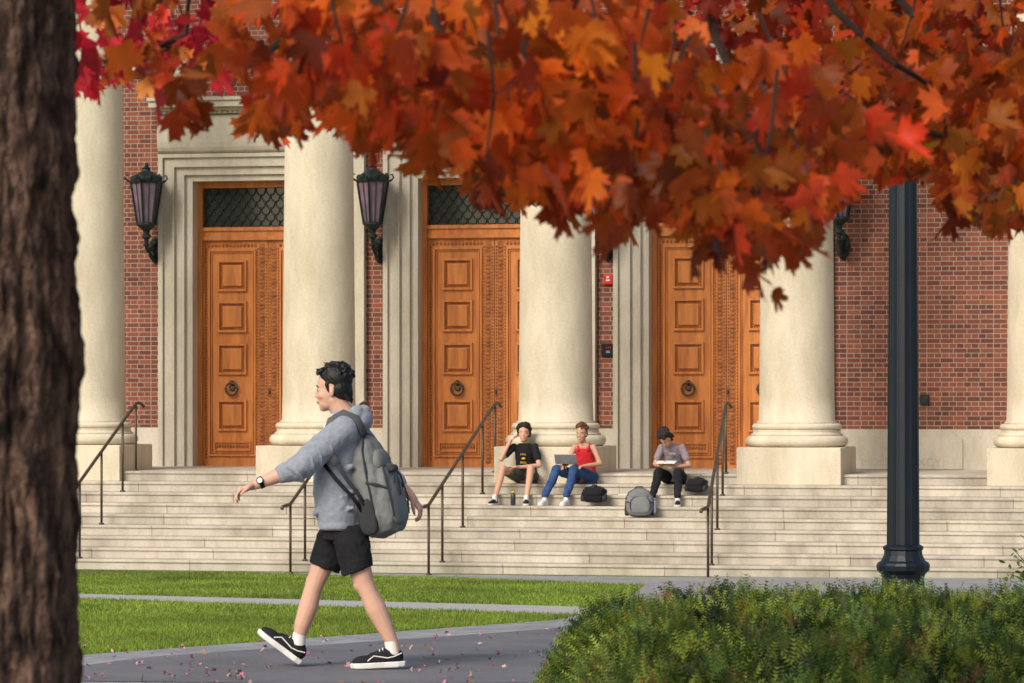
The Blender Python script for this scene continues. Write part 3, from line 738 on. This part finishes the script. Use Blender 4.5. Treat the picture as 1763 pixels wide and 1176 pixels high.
def face(o,c,B,s=1.0,hair=HAIR,smile=False,far=False):
    P=lambda p: Vector(c)+B@(Vector(p)*s)
    k=.8 if far else 1
    for g in (-1,1):
        bm=bmesh.new(); ell(bm,P((.0725,.031*g,.001)),[q*s for q in (.009,.013,.0055)],B,12,8); e=finish(bm,'eye',EYEW,o,smooth=True)
        bm=bmesh.new(); ell(bm,P((.0775,.032*g,.001)),[q*s*k for q in (.0060,.0085,.0056)],B,10,8); finish(bm,'iris',EYED,e,smooth=True)
        bm=bmesh.new(); chain(bm,[P((.086,.014*g,.022)),P((.082,.033*g,.027)),P((.072,.047*g,.022))],[.0034*s*k,.004*s*k,.0025*s*k],8); finish(bm,'eyebrow',hair,o,smooth=True)
    bm=bmesh.new(); chain(bm,[P((.084,-.020,-.063 if smile else -.066)),P((.091,0,-.067)),P((.084,.020,-.063 if smile else -.066))],[.003*s,.005*s,.003*s],8); finish(bm,'mouth',LIPS,o,smooth=True)
    if smile:
        bm=bmesh.new(); ell(bm,P((.094,0,-.065)),[q*s for q in (.004,.015,.0035)],B,10,6); finish(bm,'teeth',TEETH,o,smooth=True)
def shoe(parent,pos,fwd,up,mu,ms,s=1.0,stripe=False,laces=True):
    B=basis(fwd,up).to_4x4(); m=Matrix.Translation(Vector(pos))@B@Matrix.Scale(s,4)
    def f(bm):
        ell(bm,(-.025,0,.055),(.052,.036,.05)); ell(bm,(.05,0,.045),(.09,.040,.040)); ell(bm,(.13,.0,.038),(.075,.044,.032)); cap(bm,(-.015,0,.05),.042,(-.012,0,.085),.038); cap(bm,(.02,0,.07),.034,(.09,0,.055),.03)
    o=blob('shoe',f,.006,mu,parent,m,3)
    w=[(-.085,.0),(-.078,.026),(-.045,.038),(.03,.037),(.10,.047),(.16,.047),(.195,.032),(.212,.0)]
    pl=w+[(x,-y) for x,y in reversed(w[1:-1])]
    bm=bmesh.new(); R=[]
    for z,k in ((0,.95),(.006,1.0),(.026,1.02),(.030,.97)): R.append([bm.verts.new((.06+(x-.06)*k,y*k,z)) for x,y in pl])
    n=len(pl)
    for a in range(3):
        for i in range(n):
            j=(i+1)%n; bm.faces.new((R[a][i],R[a][j],R[a+1][j],R[a+1][i]))
    bm.faces.new(R[0]); bm.faces.new(R[-1]); finish(bm,'sole',ms,o)
    if stripe:
        for g in (-1,1):
            bm=bmesh.new(); tube(bm,[(-.065,.033*g,.075),(-.03,.0385*g,.06),(.01,.0415*g,.052),(.05,.0415*g,.06),(.085,.037*g,.066),(.105,.040*g,.052),(.12,.044*g,.04)],.0035,6); finish(bm,'side_stripe',ms,o)
    if laces:
        bm=bmesh.new()
        for k in range(4):
            x=.035+.017*k; z=.1-.006*k-.001*k*k; tube(bm,[(x,-.022,z-.006),(x,0,z+.003),(x,.022,z-.006)],.0035,5)
        finish(bm,'laces',ms,o)
    return o
MY=F/308.0; man_m=Matrix.Translation(((600-CX)*MY/F,MY,.008))
fw=Vector((-.95,.31,0)); lf=Vector((-.31,-.95,0))
hc=Vector((-.088,0,1.555)); HB=basis((-1,.16,-.05),(0.0,0,1))
def g(bm):
    headparts(bm,hc,HB,1.0)
    cap(bm,(.0,0,1.38),.062,(-.072,0,1.49),.058)
    loft(bm,[((-.03,0,.92),lf*.09,fw*.055),((-.04,0,1.0),lf*.12,fw*.08),((-.03,0,1.2),lf*.15,fw*.09),((-.01,0,1.34),lf*.14,fw*.08)])
    chain(bm,[(-.04,-.17,1.33),(-.253,-.27,1.13),(-.355,-.283,1.09),(-.495,-.30,1.032)],[.05,.046,.044,.028])
    hand(bm,(-.50,-.30,1.030),(-.9,-.1,-.36),(.25,.25,-.9),(-.25,-.9,.1),1.0,.6)
    chain(bm,[(.0,.17,1.33),(.18,.25,1.10),(.26,.22,1.03),(.345,.18,.955)],[.05,.046,.042,.027])
    hand(bm,(.348,.178,.952),(.55,-.1,-.75),(-.7,-.2,-.5),(-.2,-.9,.0),1.02,.7)
    cap(bm,(-.03,0,.92),.05,(-.03,0,.76),.065)
    chain(bm,[(-.07,.08,.75),(-.13,.09,.62),(-.183,.085,.49),(-.205,.080,.43),(-.228,.085,.34),(-.262,.08,.24),(-.283,.08,.16),(-.285,.08,.125)],[.066,.070,.055,.050,.056,.046,.034,.035])
    chain(bm,[(.0,-.08,.75),(.05,-.10,.62),(.088,-.10,.485),(.118,-.105,.42),(.158,-.10,.335),(.205,-.10,.24),(.25,-.10,.14),(.258,-.10,.10)],[.066,.072,.057,.051,.059,.048,.035,.036])
    ell(bm,(-.215,.085,.475),(.03,.04,.045)); ell(bm,(.06,-.10,.475),(.03,.042,.045))
man=blob('person',g,.0055,SKIN,None,None,3); man.matrix_world=man_m
tag(man,'person in grey hoodie and black shorts striding with a backpack','person')
face(man,hc,HB)
def g(bm):
    P=lambda p: hc+HB@Vector(p)
    ell(bm,P((-.024,0,.062)),(.095,.083,.084),HB); ell(bm,P((-.045,0,.008)),(.067,.079,.076),HB)
    for k in range(200):
        a=random.uniform(0,2*math.pi); r=random.uniform(0,1)**.6
        x=-.024+.092*r*math.cos(a); y=.078*r*math.sin(a); z=.064+.080*math.sqrt(max(0,1-r*r))
        l_=random.uniform(.02,.045)
        if x>.02: v=Vector((l_*.3,random.gauss(0,.006),l_*.55))
        else: v=Vector((random.gauss(.3,.5)*l_,random.gauss(0,.008),l_*.4))
        cap(bm,P((x-.01,y,z-.003)),.009,P((x+v.x-.01,y+v.y,z+v.z)),.003,6)
    for k in range(14):
        y=-.055+.11*k/13+random.gauss(0,.003); cap(bm,P((.045,y,.112)),.013,P((.078+random.uniform(-.006,.006),y+.008,.100+random.uniform(-.018,.02))),.005,6)
    for s in (-1,1): cap(bm,P((.018,.068*s,.03)),.014,P((.012,.071*s,-.005)),.007,6)
    for k in range(24):
        y=random.uniform(-.05,.05); z=random.uniform(-.06,.03); cap(bm,P((-.10+abs(y)*.4,y,z)),.010,P((-.112+abs(y)*.4,y,z-.022)),.005,6)
blob('hair',g,.0040,HAIR,man,None,1)
def g(bm):
    R=[(.775,-.032,.172,.116),(.785,-.033,.184,.126),(.82,-.034,.184,.127),(.86,-.038,.194,.140),(.98,-.05,.190,.140),(1.10,-.052,.190,.136),(1.22,-.038,.190,.132),(1.31,-.015,.182,.114),(1.38,.0,.138,.10),(1.44,-.02,.085,.075)]
    loft(bm,[((x,0,z),lf*a,fw*b) for z,x,a,b in R],32)
    chain(bm,[(-.03,-.140,1.325),(-.14,-.212,1.235),(-.235,-.262,1.145),(-.27,-.274,1.120),(-.335,-.281,1.095)],[.084,.077,.075,.074,.055],18)
    chain(bm,[(-.325,-.28,1.10),(-.348,-.283,1.090)],[.062,.055],16)
    A0=Vector((-.03,-.150,1.33)); A1=Vector((-.235,-.262,1.145)); dd=(A1-A0).normalized()
    for t,rr in ((.45,.0815),(.72,.082),(.93,.081),(1.12,.080),(1.28,.077)):
        c=A0.lerp(A1,t); q=(dd+Vector((0,.0,.35*(1 if t<1 else -1)))).normalized()
        ell(bm,c+Vector((.004,0,-.004)),(.012,rr,rr),basis(q,(0,1,0)))
    for z0,z1,xx in ((.93,1.0,.0),(1.03,1.13,-.03),(1.14,1.24,-.06),(.87,.96,-.08),(.84,.90,-.02)):
        cap(bm,(xx-.10,-.125,z0),.016,(xx+.05,-.170,z1),.014,8)
    chain(bm,[(.01,.145,1.325),(.11,.21,1.21),(.18,.25,1.10),(.27,.215,1.03)],[.082,.072,.070,.055],16)
    for k in range(9):
        a=math.radians(-115+230*k/8); c=Vector((.005+.085*math.cos(a),.085*math.sin(a),1.425+(.01 if abs(k-4)<3 else -.02)))
        ell(bm,c,(.038,.042,.036))
    ell(bm,(.080,0,1.39),(.055,.105,.072)); ell(bm,(.05,-.03,1.42),(.060,.085,.048))
hd=blob('hoodie',g,.0055,HOODIE,man,None,4,.020,.10)
bm=bmesh.new()
for y in (-.05,-.02): tube(bm,[(-.085,y-.02,1.42),(-.125,y-.03,1.36),(-.15,y-.035,1.30)],.004,6)
finish(bm,'drawstring',WHITE,hd)
def g(bm):
    loft(bm,[((-.025,0,.90),lf*.135,fw*.085),((-.02,0,.84),lf*.155,fw*.10),((-.015,0,.79),lf*.165,fw*.115),((-.02,0,.72),lf*.15,fw*.12)])
    loft(bm,[((.01,-.08,.80),(.095,0,0),(0,.080,0)),((.02,-.095,.72),(.098,0,.02),(0,.090,0)),((.056,-.10,.545),(.086,0,.03),(0,.086,0))])
    loft(bm,[((-.05,.08,.80),(.092,0,0),(0,.080,0)),((-.085,.09,.72),(.097,0,-.02),(0,.090,0)),((-.142,.09,.555),(.085,0,-.035),(0,.086,0))])
blob('shorts',g,.006,BLACKC,man,None,3,.016,.06)
shoe(man,(-.345,.08,.060),(-.80,.03,.60),(.60,0,.80),SHOEB,WHITE,1.03,True)
shoe(man,(.235,-.10,.012),(-.985,-.06,-.045),(-.05,0,1),SHOEB,WHITE,1.03,True)
for a,b in (((-.279,.08,.180),(-.284,.08,.125)),((.241,-.10,.150),(.252,-.10,.09))):
    def g(bm): cap(bm,a,.0385,b,.040)
    blob('sock',g,.006,WHITE,man,None,2)
bm=bmesh.new(); tube(bm,[(-.458,-.296,1.048),(-.480,-.2985,1.039)],.034,20); wt=finish(bm,'watch_strap',BLACKC,man,smooth=False)
bm=bmesh.new(); tube(bm,[(-.472,-.330,1.054),(-.474,-.341,1.057)],.020,18); wc=finish(bm,'watch_case',BLACKC,wt)
bm=bmesh.new(); tube(bm,[(-.474,-.3415,1.057),(-.4742,-.3425,1.0572)],.015,18); finish(bm,'watch_face',SILVER,wt)
def backpack(name,mb,md,patch=True):
    def g(bm):
        superell(bm,(.10,0,0),(.105,.155,.265),.6,.28)
        superell(bm,(.185,0,-.07),(.065,.135,.180),.65,.2)
    o=blob(name,g,.006,mb,None,None,3,.026,.08)
    bm=bmesh.new(); superell(bm,(.228,0,-.11),(.032,.105,.105),.6,.15); superell(bm,(.172,0,.125),(.045,.095,.055),.6,.3); finish(bm,'front_pocket',mb,o,smooth=True)
    for s in (-1,1):
        bm=bmesh.new(); superell(bm,(.09,.138*s,-.14),(.06,.028,.10),.6,.1); finish(bm,'side_pocket',md,o,smooth=True)
        bm=bmesh.new(); tube(bm,[(.14,.150*s,-.20),(.145,.157*s,-.05),(.14,.150*s,.08),(.13,.119*s,.19),(.125,.06*s,.25),(.12,0,.268)],.0065,6)
        tube(bm,[(.245,.10*s,-.17),(.252,.112*s,-.08),(.238,.10*s,.03),(.215,.06*s,.085),(.21,0,.095)],.006,6)
        tube(bm,[(.13,.155*s,.02),(.20,.135*s,.0),(.245,.10*s,-.03)],.008,6); finish(bm,'zip',md,o)
    bm=bmesh.new(); tube(bm,[(.04,-.04,.25),(.035,-.035,.30),(.035,.035,.30),(.04,.04,.25)],.011,8); finish(bm,'grab_handle',md,o)
    if patch:
        bm=bmesh.new(); superell(bm,(.225,0,.07),(.05,.04,.02),.6,.1); superell(bm,(.262,0,-.02),(.008,.012,.05),.6); finish(bm,'dark_patch',md,o,smooth=True)
    return o
bp=backpack('backpack',PACK,PACKD)
bdir=Vector((.90,-.42,.0))
Bz=Vector((-.20,.03,1)).normalized(); Bx=(bdir-Bz*bdir.dot(Bz)).normalized(); By=Bz.cross(Bx)
BM=Matrix.Translation((.062,-.015,1.000))@Matrix((Bx,By,Bz)).transposed().to_4x4()@Matrix.Diagonal((.93,.92,1.1,1))
bp.matrix_world=man_m@BM; tag(bp,'grey backpack with dark pockets worn on the walking person','backpack')
inv2=BM.inverted()
def strap(pts,w,t,mat,nm):
    bm=bmesh.new(); R=[]
    pts=[Vector(p) for p in pts]
    for i,p in enumerate(pts):
        d=(pts[min(i+1,len(pts)-1)]-pts[max(0,i-1)]).normalized()
        nrm=(p-Vector((-.03,0,p.z-.06))).normalized(); a=d.cross(nrm).normalized(); nn=a.cross(d).normalized()
        R.append((inv2@p,inv2.to_3x3()@(a*w),inv2.to_3x3()@(nn*t)))
    loft(bm,R,12,.6); return finish(bm,nm,mat,bp,smooth=True)
strap([(.09,-.12,1.31),(.05,-.125,1.395),(-.02,-.135,1.425),(-.09,-.165,1.385),(-.115,-.205,1.30),(-.10,-.228,1.22),(-.055,-.238,1.14)],.024,.008,STRAPM,'shoulder_strap')
strap([(-.06,-.240,1.16),(.0,-.229,1.06),(.06,-.208,.98),(.12,-.17,.88)],.012,.005,PACKD,'webbing_strap')
strap([(-.135,-.176,1.15),(-.06,-.222,1.06),(.04,-.212,.95),(.09,-.17,.87)],.011,.005,BLACKC,'webbing_strap')
strap([(.09,.12,1.31),(.05,.125,1.40),(-.03,.13,1.415),(-.10,.13,1.37),(-.14,.12,1.27),(-.14,.15,1.15)],.026,.008,STRAPM,'shoulder_strap')
def seated(px,label,skin,top,topname,bottom,botname,hairm,knees,feet,arms,shoeu,headoff=(0,0,0),look=(0,-1,0),lean=0,short=False,tank=False,smile=False,tw=.185,bun=None,curl=.018):
    x0=bxat(px,-1.0); m=MB@Matrix.Translation((x0,Y0-TR,zs(1)))
    hx,hy,hz=headoff
    H=Vector((hx,.06+hy-lean,.735+hz)); B=basis(look,(0,0,1))
    sh=[Vector((-tw+.025,.10-lean,.540)),Vector((tw-.025,.10-lean,.540))]
    hips=[Vector((-.09,.17,.10)),Vector((.09,.17,.10))]
    ank=[Vector((feet[i],-.455,-.21)) for i in range(2)]
    kn=[Vector((knees[i][0],-.26,knees[i][1])) for i in range(2)]
    def g(bm):
        headparts(bm,H,B,1.0)
        cap(bm,(hx*.5,.10-lean,.57),.052,(hx*.8,.085+hy*.6-lean,.66+hz*.6),.048)
        loft(bm,[((0,.18,.03),(.13,0,0),(0,.09,0)),((0,.18,.15),(.12,0,0),(0,.09,0)),((0,.16-lean*.4,.32),(.115,0,0),(0,.075,0)),((0,.13-lean*.8,.48),(.135,0,0),(0,.08,0)),((0,.11-lean,.55),(.135,0,0),(0,.06,0)),((0,.10-lean,.60),(.06,0,0),(0,.05,0))])
        for i in range(2):
            chain(bm,[hips[i],kn[i]],[.075,.056]); c=kn[i].lerp(ank[i],.3)+Vector((0,.02,0)); chain(bm,[kn[i],c,ank[i]],[.054,.052,.034])
            e,w,hd,nr,th=arms[i]; e=Vector(e);w=Vector(w)
            chain(bm,[sh[i],e,w],[.044,.036,.025]); hand(bm,w,hd,nr,th,1.0,.6)
    o=blob('person',g,.008,skin,None,None,3); o.matrix_world=m; tag(o,label,'person')
    face(o,H,B,1.0,hairm,smile,True)
    def g(bm):
        P=lambda p: H+B@Vector(p)
        ell(bm,P((-.03,0,.058)),(.092,.083,.080),B); ell(bm,P((-.05,0,.0)),(.065,.08,.08),B)
        rr=random.Random(px)
        for k in range(80):
            a=rr.uniform(0,2*math.pi); r=rr.uniform(0,1)**.5; q=curl*rr.uniform(.6,1.3)
            ell(bm,P((-.03+.092*r*math.cos(a),.088*r*math.sin(a),.068+.082*math.sqrt(1-r*r*.98))),(q,q,q),seg=8,rings=6)
        if curl>.02:
            for k in range(30):
                y=rr.choice((-1,1))*rr.uniform(.065,.095); ell(bm,P((rr.uniform(-.09,.0),y,rr.uniform(-.04,.09))),(curl*.8,)*3,seg=8,rings=6)
        if bun:
            for k in range(30):
                v=Vector((rr.gauss(0,1),rr.gauss(0,1),rr.gauss(0,1))).normalized()*bun[3]
                ell(bm,P((bun[0]+v.x,bun[1]+v.y,bun[2]+v.z)),(.02,.02,.02),seg=8,rings=6)
            ell(bm,P(bun[:3]),(bun[3],)*3)
    blob('hair',g,.0065,hairm,o,None,1)
    def g(bm):
        loft(bm,[((0,.18,.04),(.165,0,0),(0,.118,0)),((0,.18,.15),(.155,0,0),(0,.118,0)),((0,.16-lean*.4,.32),(.145,0,0),(0,.103,0)),((0,.13-lean*.8,.47),(.155 if not tank else .145,0,0),(0,.102,0))]+([((0,.11-lean,.545),(.145,0,0),(0,.078,0)),((0,.10-lean,.592),(.080,0,0),(0,.060,0))] if not tank else [((0,.12-lean*.9,.52),(.115,0,0),(0,.088,0))]))
        for i in range(2):
            if tank:
                cap(bm,(.075*(1 if i else -1),.04-lean,.50),.022,(.08*(1 if i else -1),.10-lean,.585),.018); cap(bm,(.075*(1 if i else -1),.17-lean,.50),.022,(.08*(1 if i else -1),.10-lean,.585),.018)
            else:
                e=Vector(arms[i][0]); cap(bm,sh[i],.053,sh[i].lerp(e,.62),.056)
    blob(topname,g,.008,top,o,None,3,.014,.06)
    def g(bm):
        loft(bm,[((0,.18,.012),(.165,0,0),(0,.115,0)),((0,.18,.14),(.15,0,0),(0,.112,0))])
        for i in range(2):
            if short: cap(bm,hips[i],.10,hips[i].lerp(kn[i],.62),.082)
            else:
                cap(bm,hips[i],.10,kn[i],.071); q=ank[i]+Vector((0,.0,.055)); cap(bm,kn[i],.068,kn[i].lerp(ank[i],.4)+Vector((0,.02,0)),.064); cap(bm,kn[i].lerp(ank[i],.4)+Vector((0,.02,0)),.064,q,.050)
    blob(botname,g,.008,bottom,o,None,3,.02,.06)
    for i in range(2):
        shoe(o,(ank[i].x,ank[i].y+.01,-2*RZ+.001),(.18*(1 if ank[i].x>0 else -1),-1,0),(0,0,1),shoeu,WHITE,.95)
        def g(bm): cap(bm,ank[i]+Vector((0,0,.03)),.038,ank[i]-Vector((0,0,.03)),.038)
        blob('sock',g,.007,WHITE,o,None,1)
    return o,m
o,m1=seated(900,'person in black tee and shorts sitting with one hand in hair',SKIN2,BLACKC,'t_shirt',OLIVE,'shorts',HAIRD,
 [(-.25,.22),(.17,.22)],[-.32,.15],
 [((-.30,-.16,.36),(-.19,-.04,.62),(.6,.25,.75),(.8,.3,-.3),(.3,-.9,.2)),((.25,-.05,.27),(.0,-.22,.25),(-1,-.15,.0),(0,-.3,-1),(0,-1,.3))],SHOEB,(.0,.0,0),(.12,-1,.05),.03,short=True,smile=True,curl=.028)
text('shirt_lettering','HALL',.038,YEL,o,Matrix.Translation((-.0,-.006,.43))@UPR,.004)
text('shirt_lettering','BALL',.045,YEL,o,Matrix.Translation((.0,.012,.31))@UPR,.004)
bm=bmesh.new(); ell(bm,(0,.014,.368),(.03,.022,.02)); finish(bm,'shirt_emblem',YEL,o,smooth=True)
o,m2=seated(1003,'person in red tank top and jeans using a laptop',SKIN3,REDC,'tank_top',JEAN,'jeans',HAIRB,
 [(-.34,.22),(-.08,.22)],[-.47,-.15],
 [((-.24,.0,.30),(-.26,-.15,.27),(-.1,-1,-.1),(0,-.1,-1),(1,0,0)),((.25,.02,.30),(.06,-.16,.27),(-.7,-.8,-.1),(0,-.1,-1),(-1,0,0))],WHITE,(-.03,.0,0),(-.15,-1,-.08),.04,tank=True,smile=True,tw=.165,bun=(-.02,0,.135,.030))
bm=bmesh.new(); box(bm,-.16,.16,-.11,.11,0,.015,.004)
lap=finish(bm,'laptop',SILVER); lap.matrix_world=m2@Matrix.Translation((-.20,-.17,.295))@Matrix.Rotation(.1,4,'Z')@Matrix.Rotation(-.08,4,'X'); tag(lap,'open silver laptop resting on a seated person\'s knees','laptop')
bm=bmesh.new(); box(bm,-.16,.16,-.008,.0,0,.20,.003); bmesh.ops.rotate(bm,cent=(0,0,0),matrix=Matrix.Rotation(.95,3,'X'),verts=bm.verts[:]); bmesh.ops.translate(bm,verts=bm.verts[:],vec=(0,-.111,.012)); finish(bm,'screen_lid',SILVER,lap)
o,m3=seated(1156,'person in mauve tee and black trousers reading a notebook',SKIN3,MAUVE,'t_shirt',BLACKC,'trousers',HAIRD,
 [(-.15,.18),(.14,.18)],[-.20,.17],
 [((-.24,-.04,.30),(-.12,-.22,.275),(.6,-.7,.1),(0,.2,-1),(.3,-.3,1)),((.26,-.04,.28),(.10,-.22,.26),(-.6,-.7,.1),(0,.2,-1),(-.3,-.3,1))],SHOEB,(-.06,-.12,-.07),(-.25,-.60,-.85),.11,tw=.175,bun=(-.06,0,.11,.055),curl=.028)
text('shirt_lettering','CREW',.036,PRINT,o,Matrix.Translation((.02,-.092,.45))@UPR,.004)
bm=bmesh.new(); box(bm,-.14,.14,-.09,.09,0,.010,.002); nb=finish(bm,'notebook',PAPER); nb.matrix_world=m3@Matrix.Translation((-.03,-.27,.325))@Matrix.Rotation(.18,4,'X'); tag(nb,'open white notebook on a seated person\'s knees','notebook')
bm=bmesh.new(); box(bm,-.142,.142,-.092,.092,-.006,-.001); finish(bm,'cover',PACKD,nb)
gb=backpack('backpack',PACK,PACKD,False); tag(gb,'grey backpack with lilac pocket standing on the stone steps','backpack')
gb.matrix_world=MB@Matrix.Translation((bxat(1097,-1.9),-1.75,zs(4)+.205))@Matrix.Rotation(math.radians(-75),4,'Z')@Matrix.Rotation(math.radians(-8),4,'Y')@Matrix.Diagonal((.85,1.3,.78,1))
bm=bmesh.new(); superell(bm,(.13,.165,-.09),(.04,.014,.12),.5); finish(bm,'lilac_pocket',LILAC,gb,smooth=True)
kb=backpack('backpack',BLACKC,PACKD); tag(kb,'black backpack lying on the step beside jeans','backpack'); kb.matrix_world=MB@Matrix.Translation((bxat(1023,-1.5),-1.42,zs(3)+.10))@Matrix.Rotation(math.radians(-90),4,'Z')@Matrix.Rotation(math.radians(-62),4,'Y')@Matrix.Diagonal((.8,1.15,.6,1))
hb=backpack('backpack',BLACKC,PACKD); tag(hb,'dark bag slumped on the step beside seated reader','bag'); hb.matrix_world=MB@Matrix.Translation((bxat(1205,-1.0),-1.12,zs(2)+.09))@Matrix.Rotation(math.radians(-100),4,'Z')@Matrix.Rotation(math.radians(-65),4,'Y')@Matrix.Diagonal((.7,1.0,.55,1))
bt=lathe('water_bottle',[(.03,0),(.036,.01),(.037,.15),(.03,.17),(.018,.18)],M('bottle_steel',(.06,.075,.07),.3,.2,5,0,metal=.5),n=20); bt.matrix_world=MB@Matrix.Translation((bxat(884,-1.5),-1.52,zs(3))); tag(bt,'dark steel water bottle standing on the step','water bottle')
lathe('bottle_cap',[(.02,.18),(.024,.182),(.024,.21),(.012,.215)],YEL,bt,n=16)
bm=bmesh.new(); box(bm,-.11,.11,-.07,.07,0,.012,.002); pp=finish(bm,'paper_stack',PAPER); pp.matrix_world=MB@Matrix.Translation((bxat(1078,-1.1),-1.14,zs(2)+.001))@Matrix.Rotation(.2,4,'Z'); tag(pp,'small stack of white papers on the step','papers')
# ---------------------------------------------------------------- light, sky, camera
w=D.worlds.new('World'); SC.world=w; w.use_nodes=True; nt=w.node_tree
sky=nt.nodes.new('ShaderNodeTexSky'); sky.sky_type='NISHITA'; sky.sun_disc=False
EL=math.radians(36); AZ=math.radians(214)
sky.sun_elevation=EL; sky.sun_rotation=AZ; sky.air_density=1.0; sky.dust_density=3.0
bg=nt.nodes['Background']; nt.links.new(sky.outputs[0],bg.inputs[0]); bg.inputs[1].default_value=.15
sl=D.lights.new('sun','SUN'); sl.energy=2.9; sl.angle=math.radians(24); sl.color=(1,.94,.84)
so=D.objects.new('sun',sl); COL.objects.link(so)
dv=Vector((math.sin(AZ)*math.cos(EL),math.cos(AZ)*math.cos(EL),math.sin(EL)))
so.rotation_euler=(-dv).to_track_quat('-Z','Y').to_euler()
cam=D.cameras.new('camera'); co=D.objects.new('camera',cam); COL.objects.link(co)
co.location=(0,0,CH); co.rotation_euler=(math.pi/2,0,0); cam.sensor_width=36; cam.lens=F/1763*36
cam.shift_y=(HY-588)/1763; cam.clip_end=3000; cam.clip_start=.1
cam.dof.use_dof=True; cam.dof.focus_distance=30; cam.dof.aperture_fstop=13
SC.camera=co
SC.view_settings.view_transform='Standard'; SC.view_settings.look='None'; SC.view_settings.exposure=0
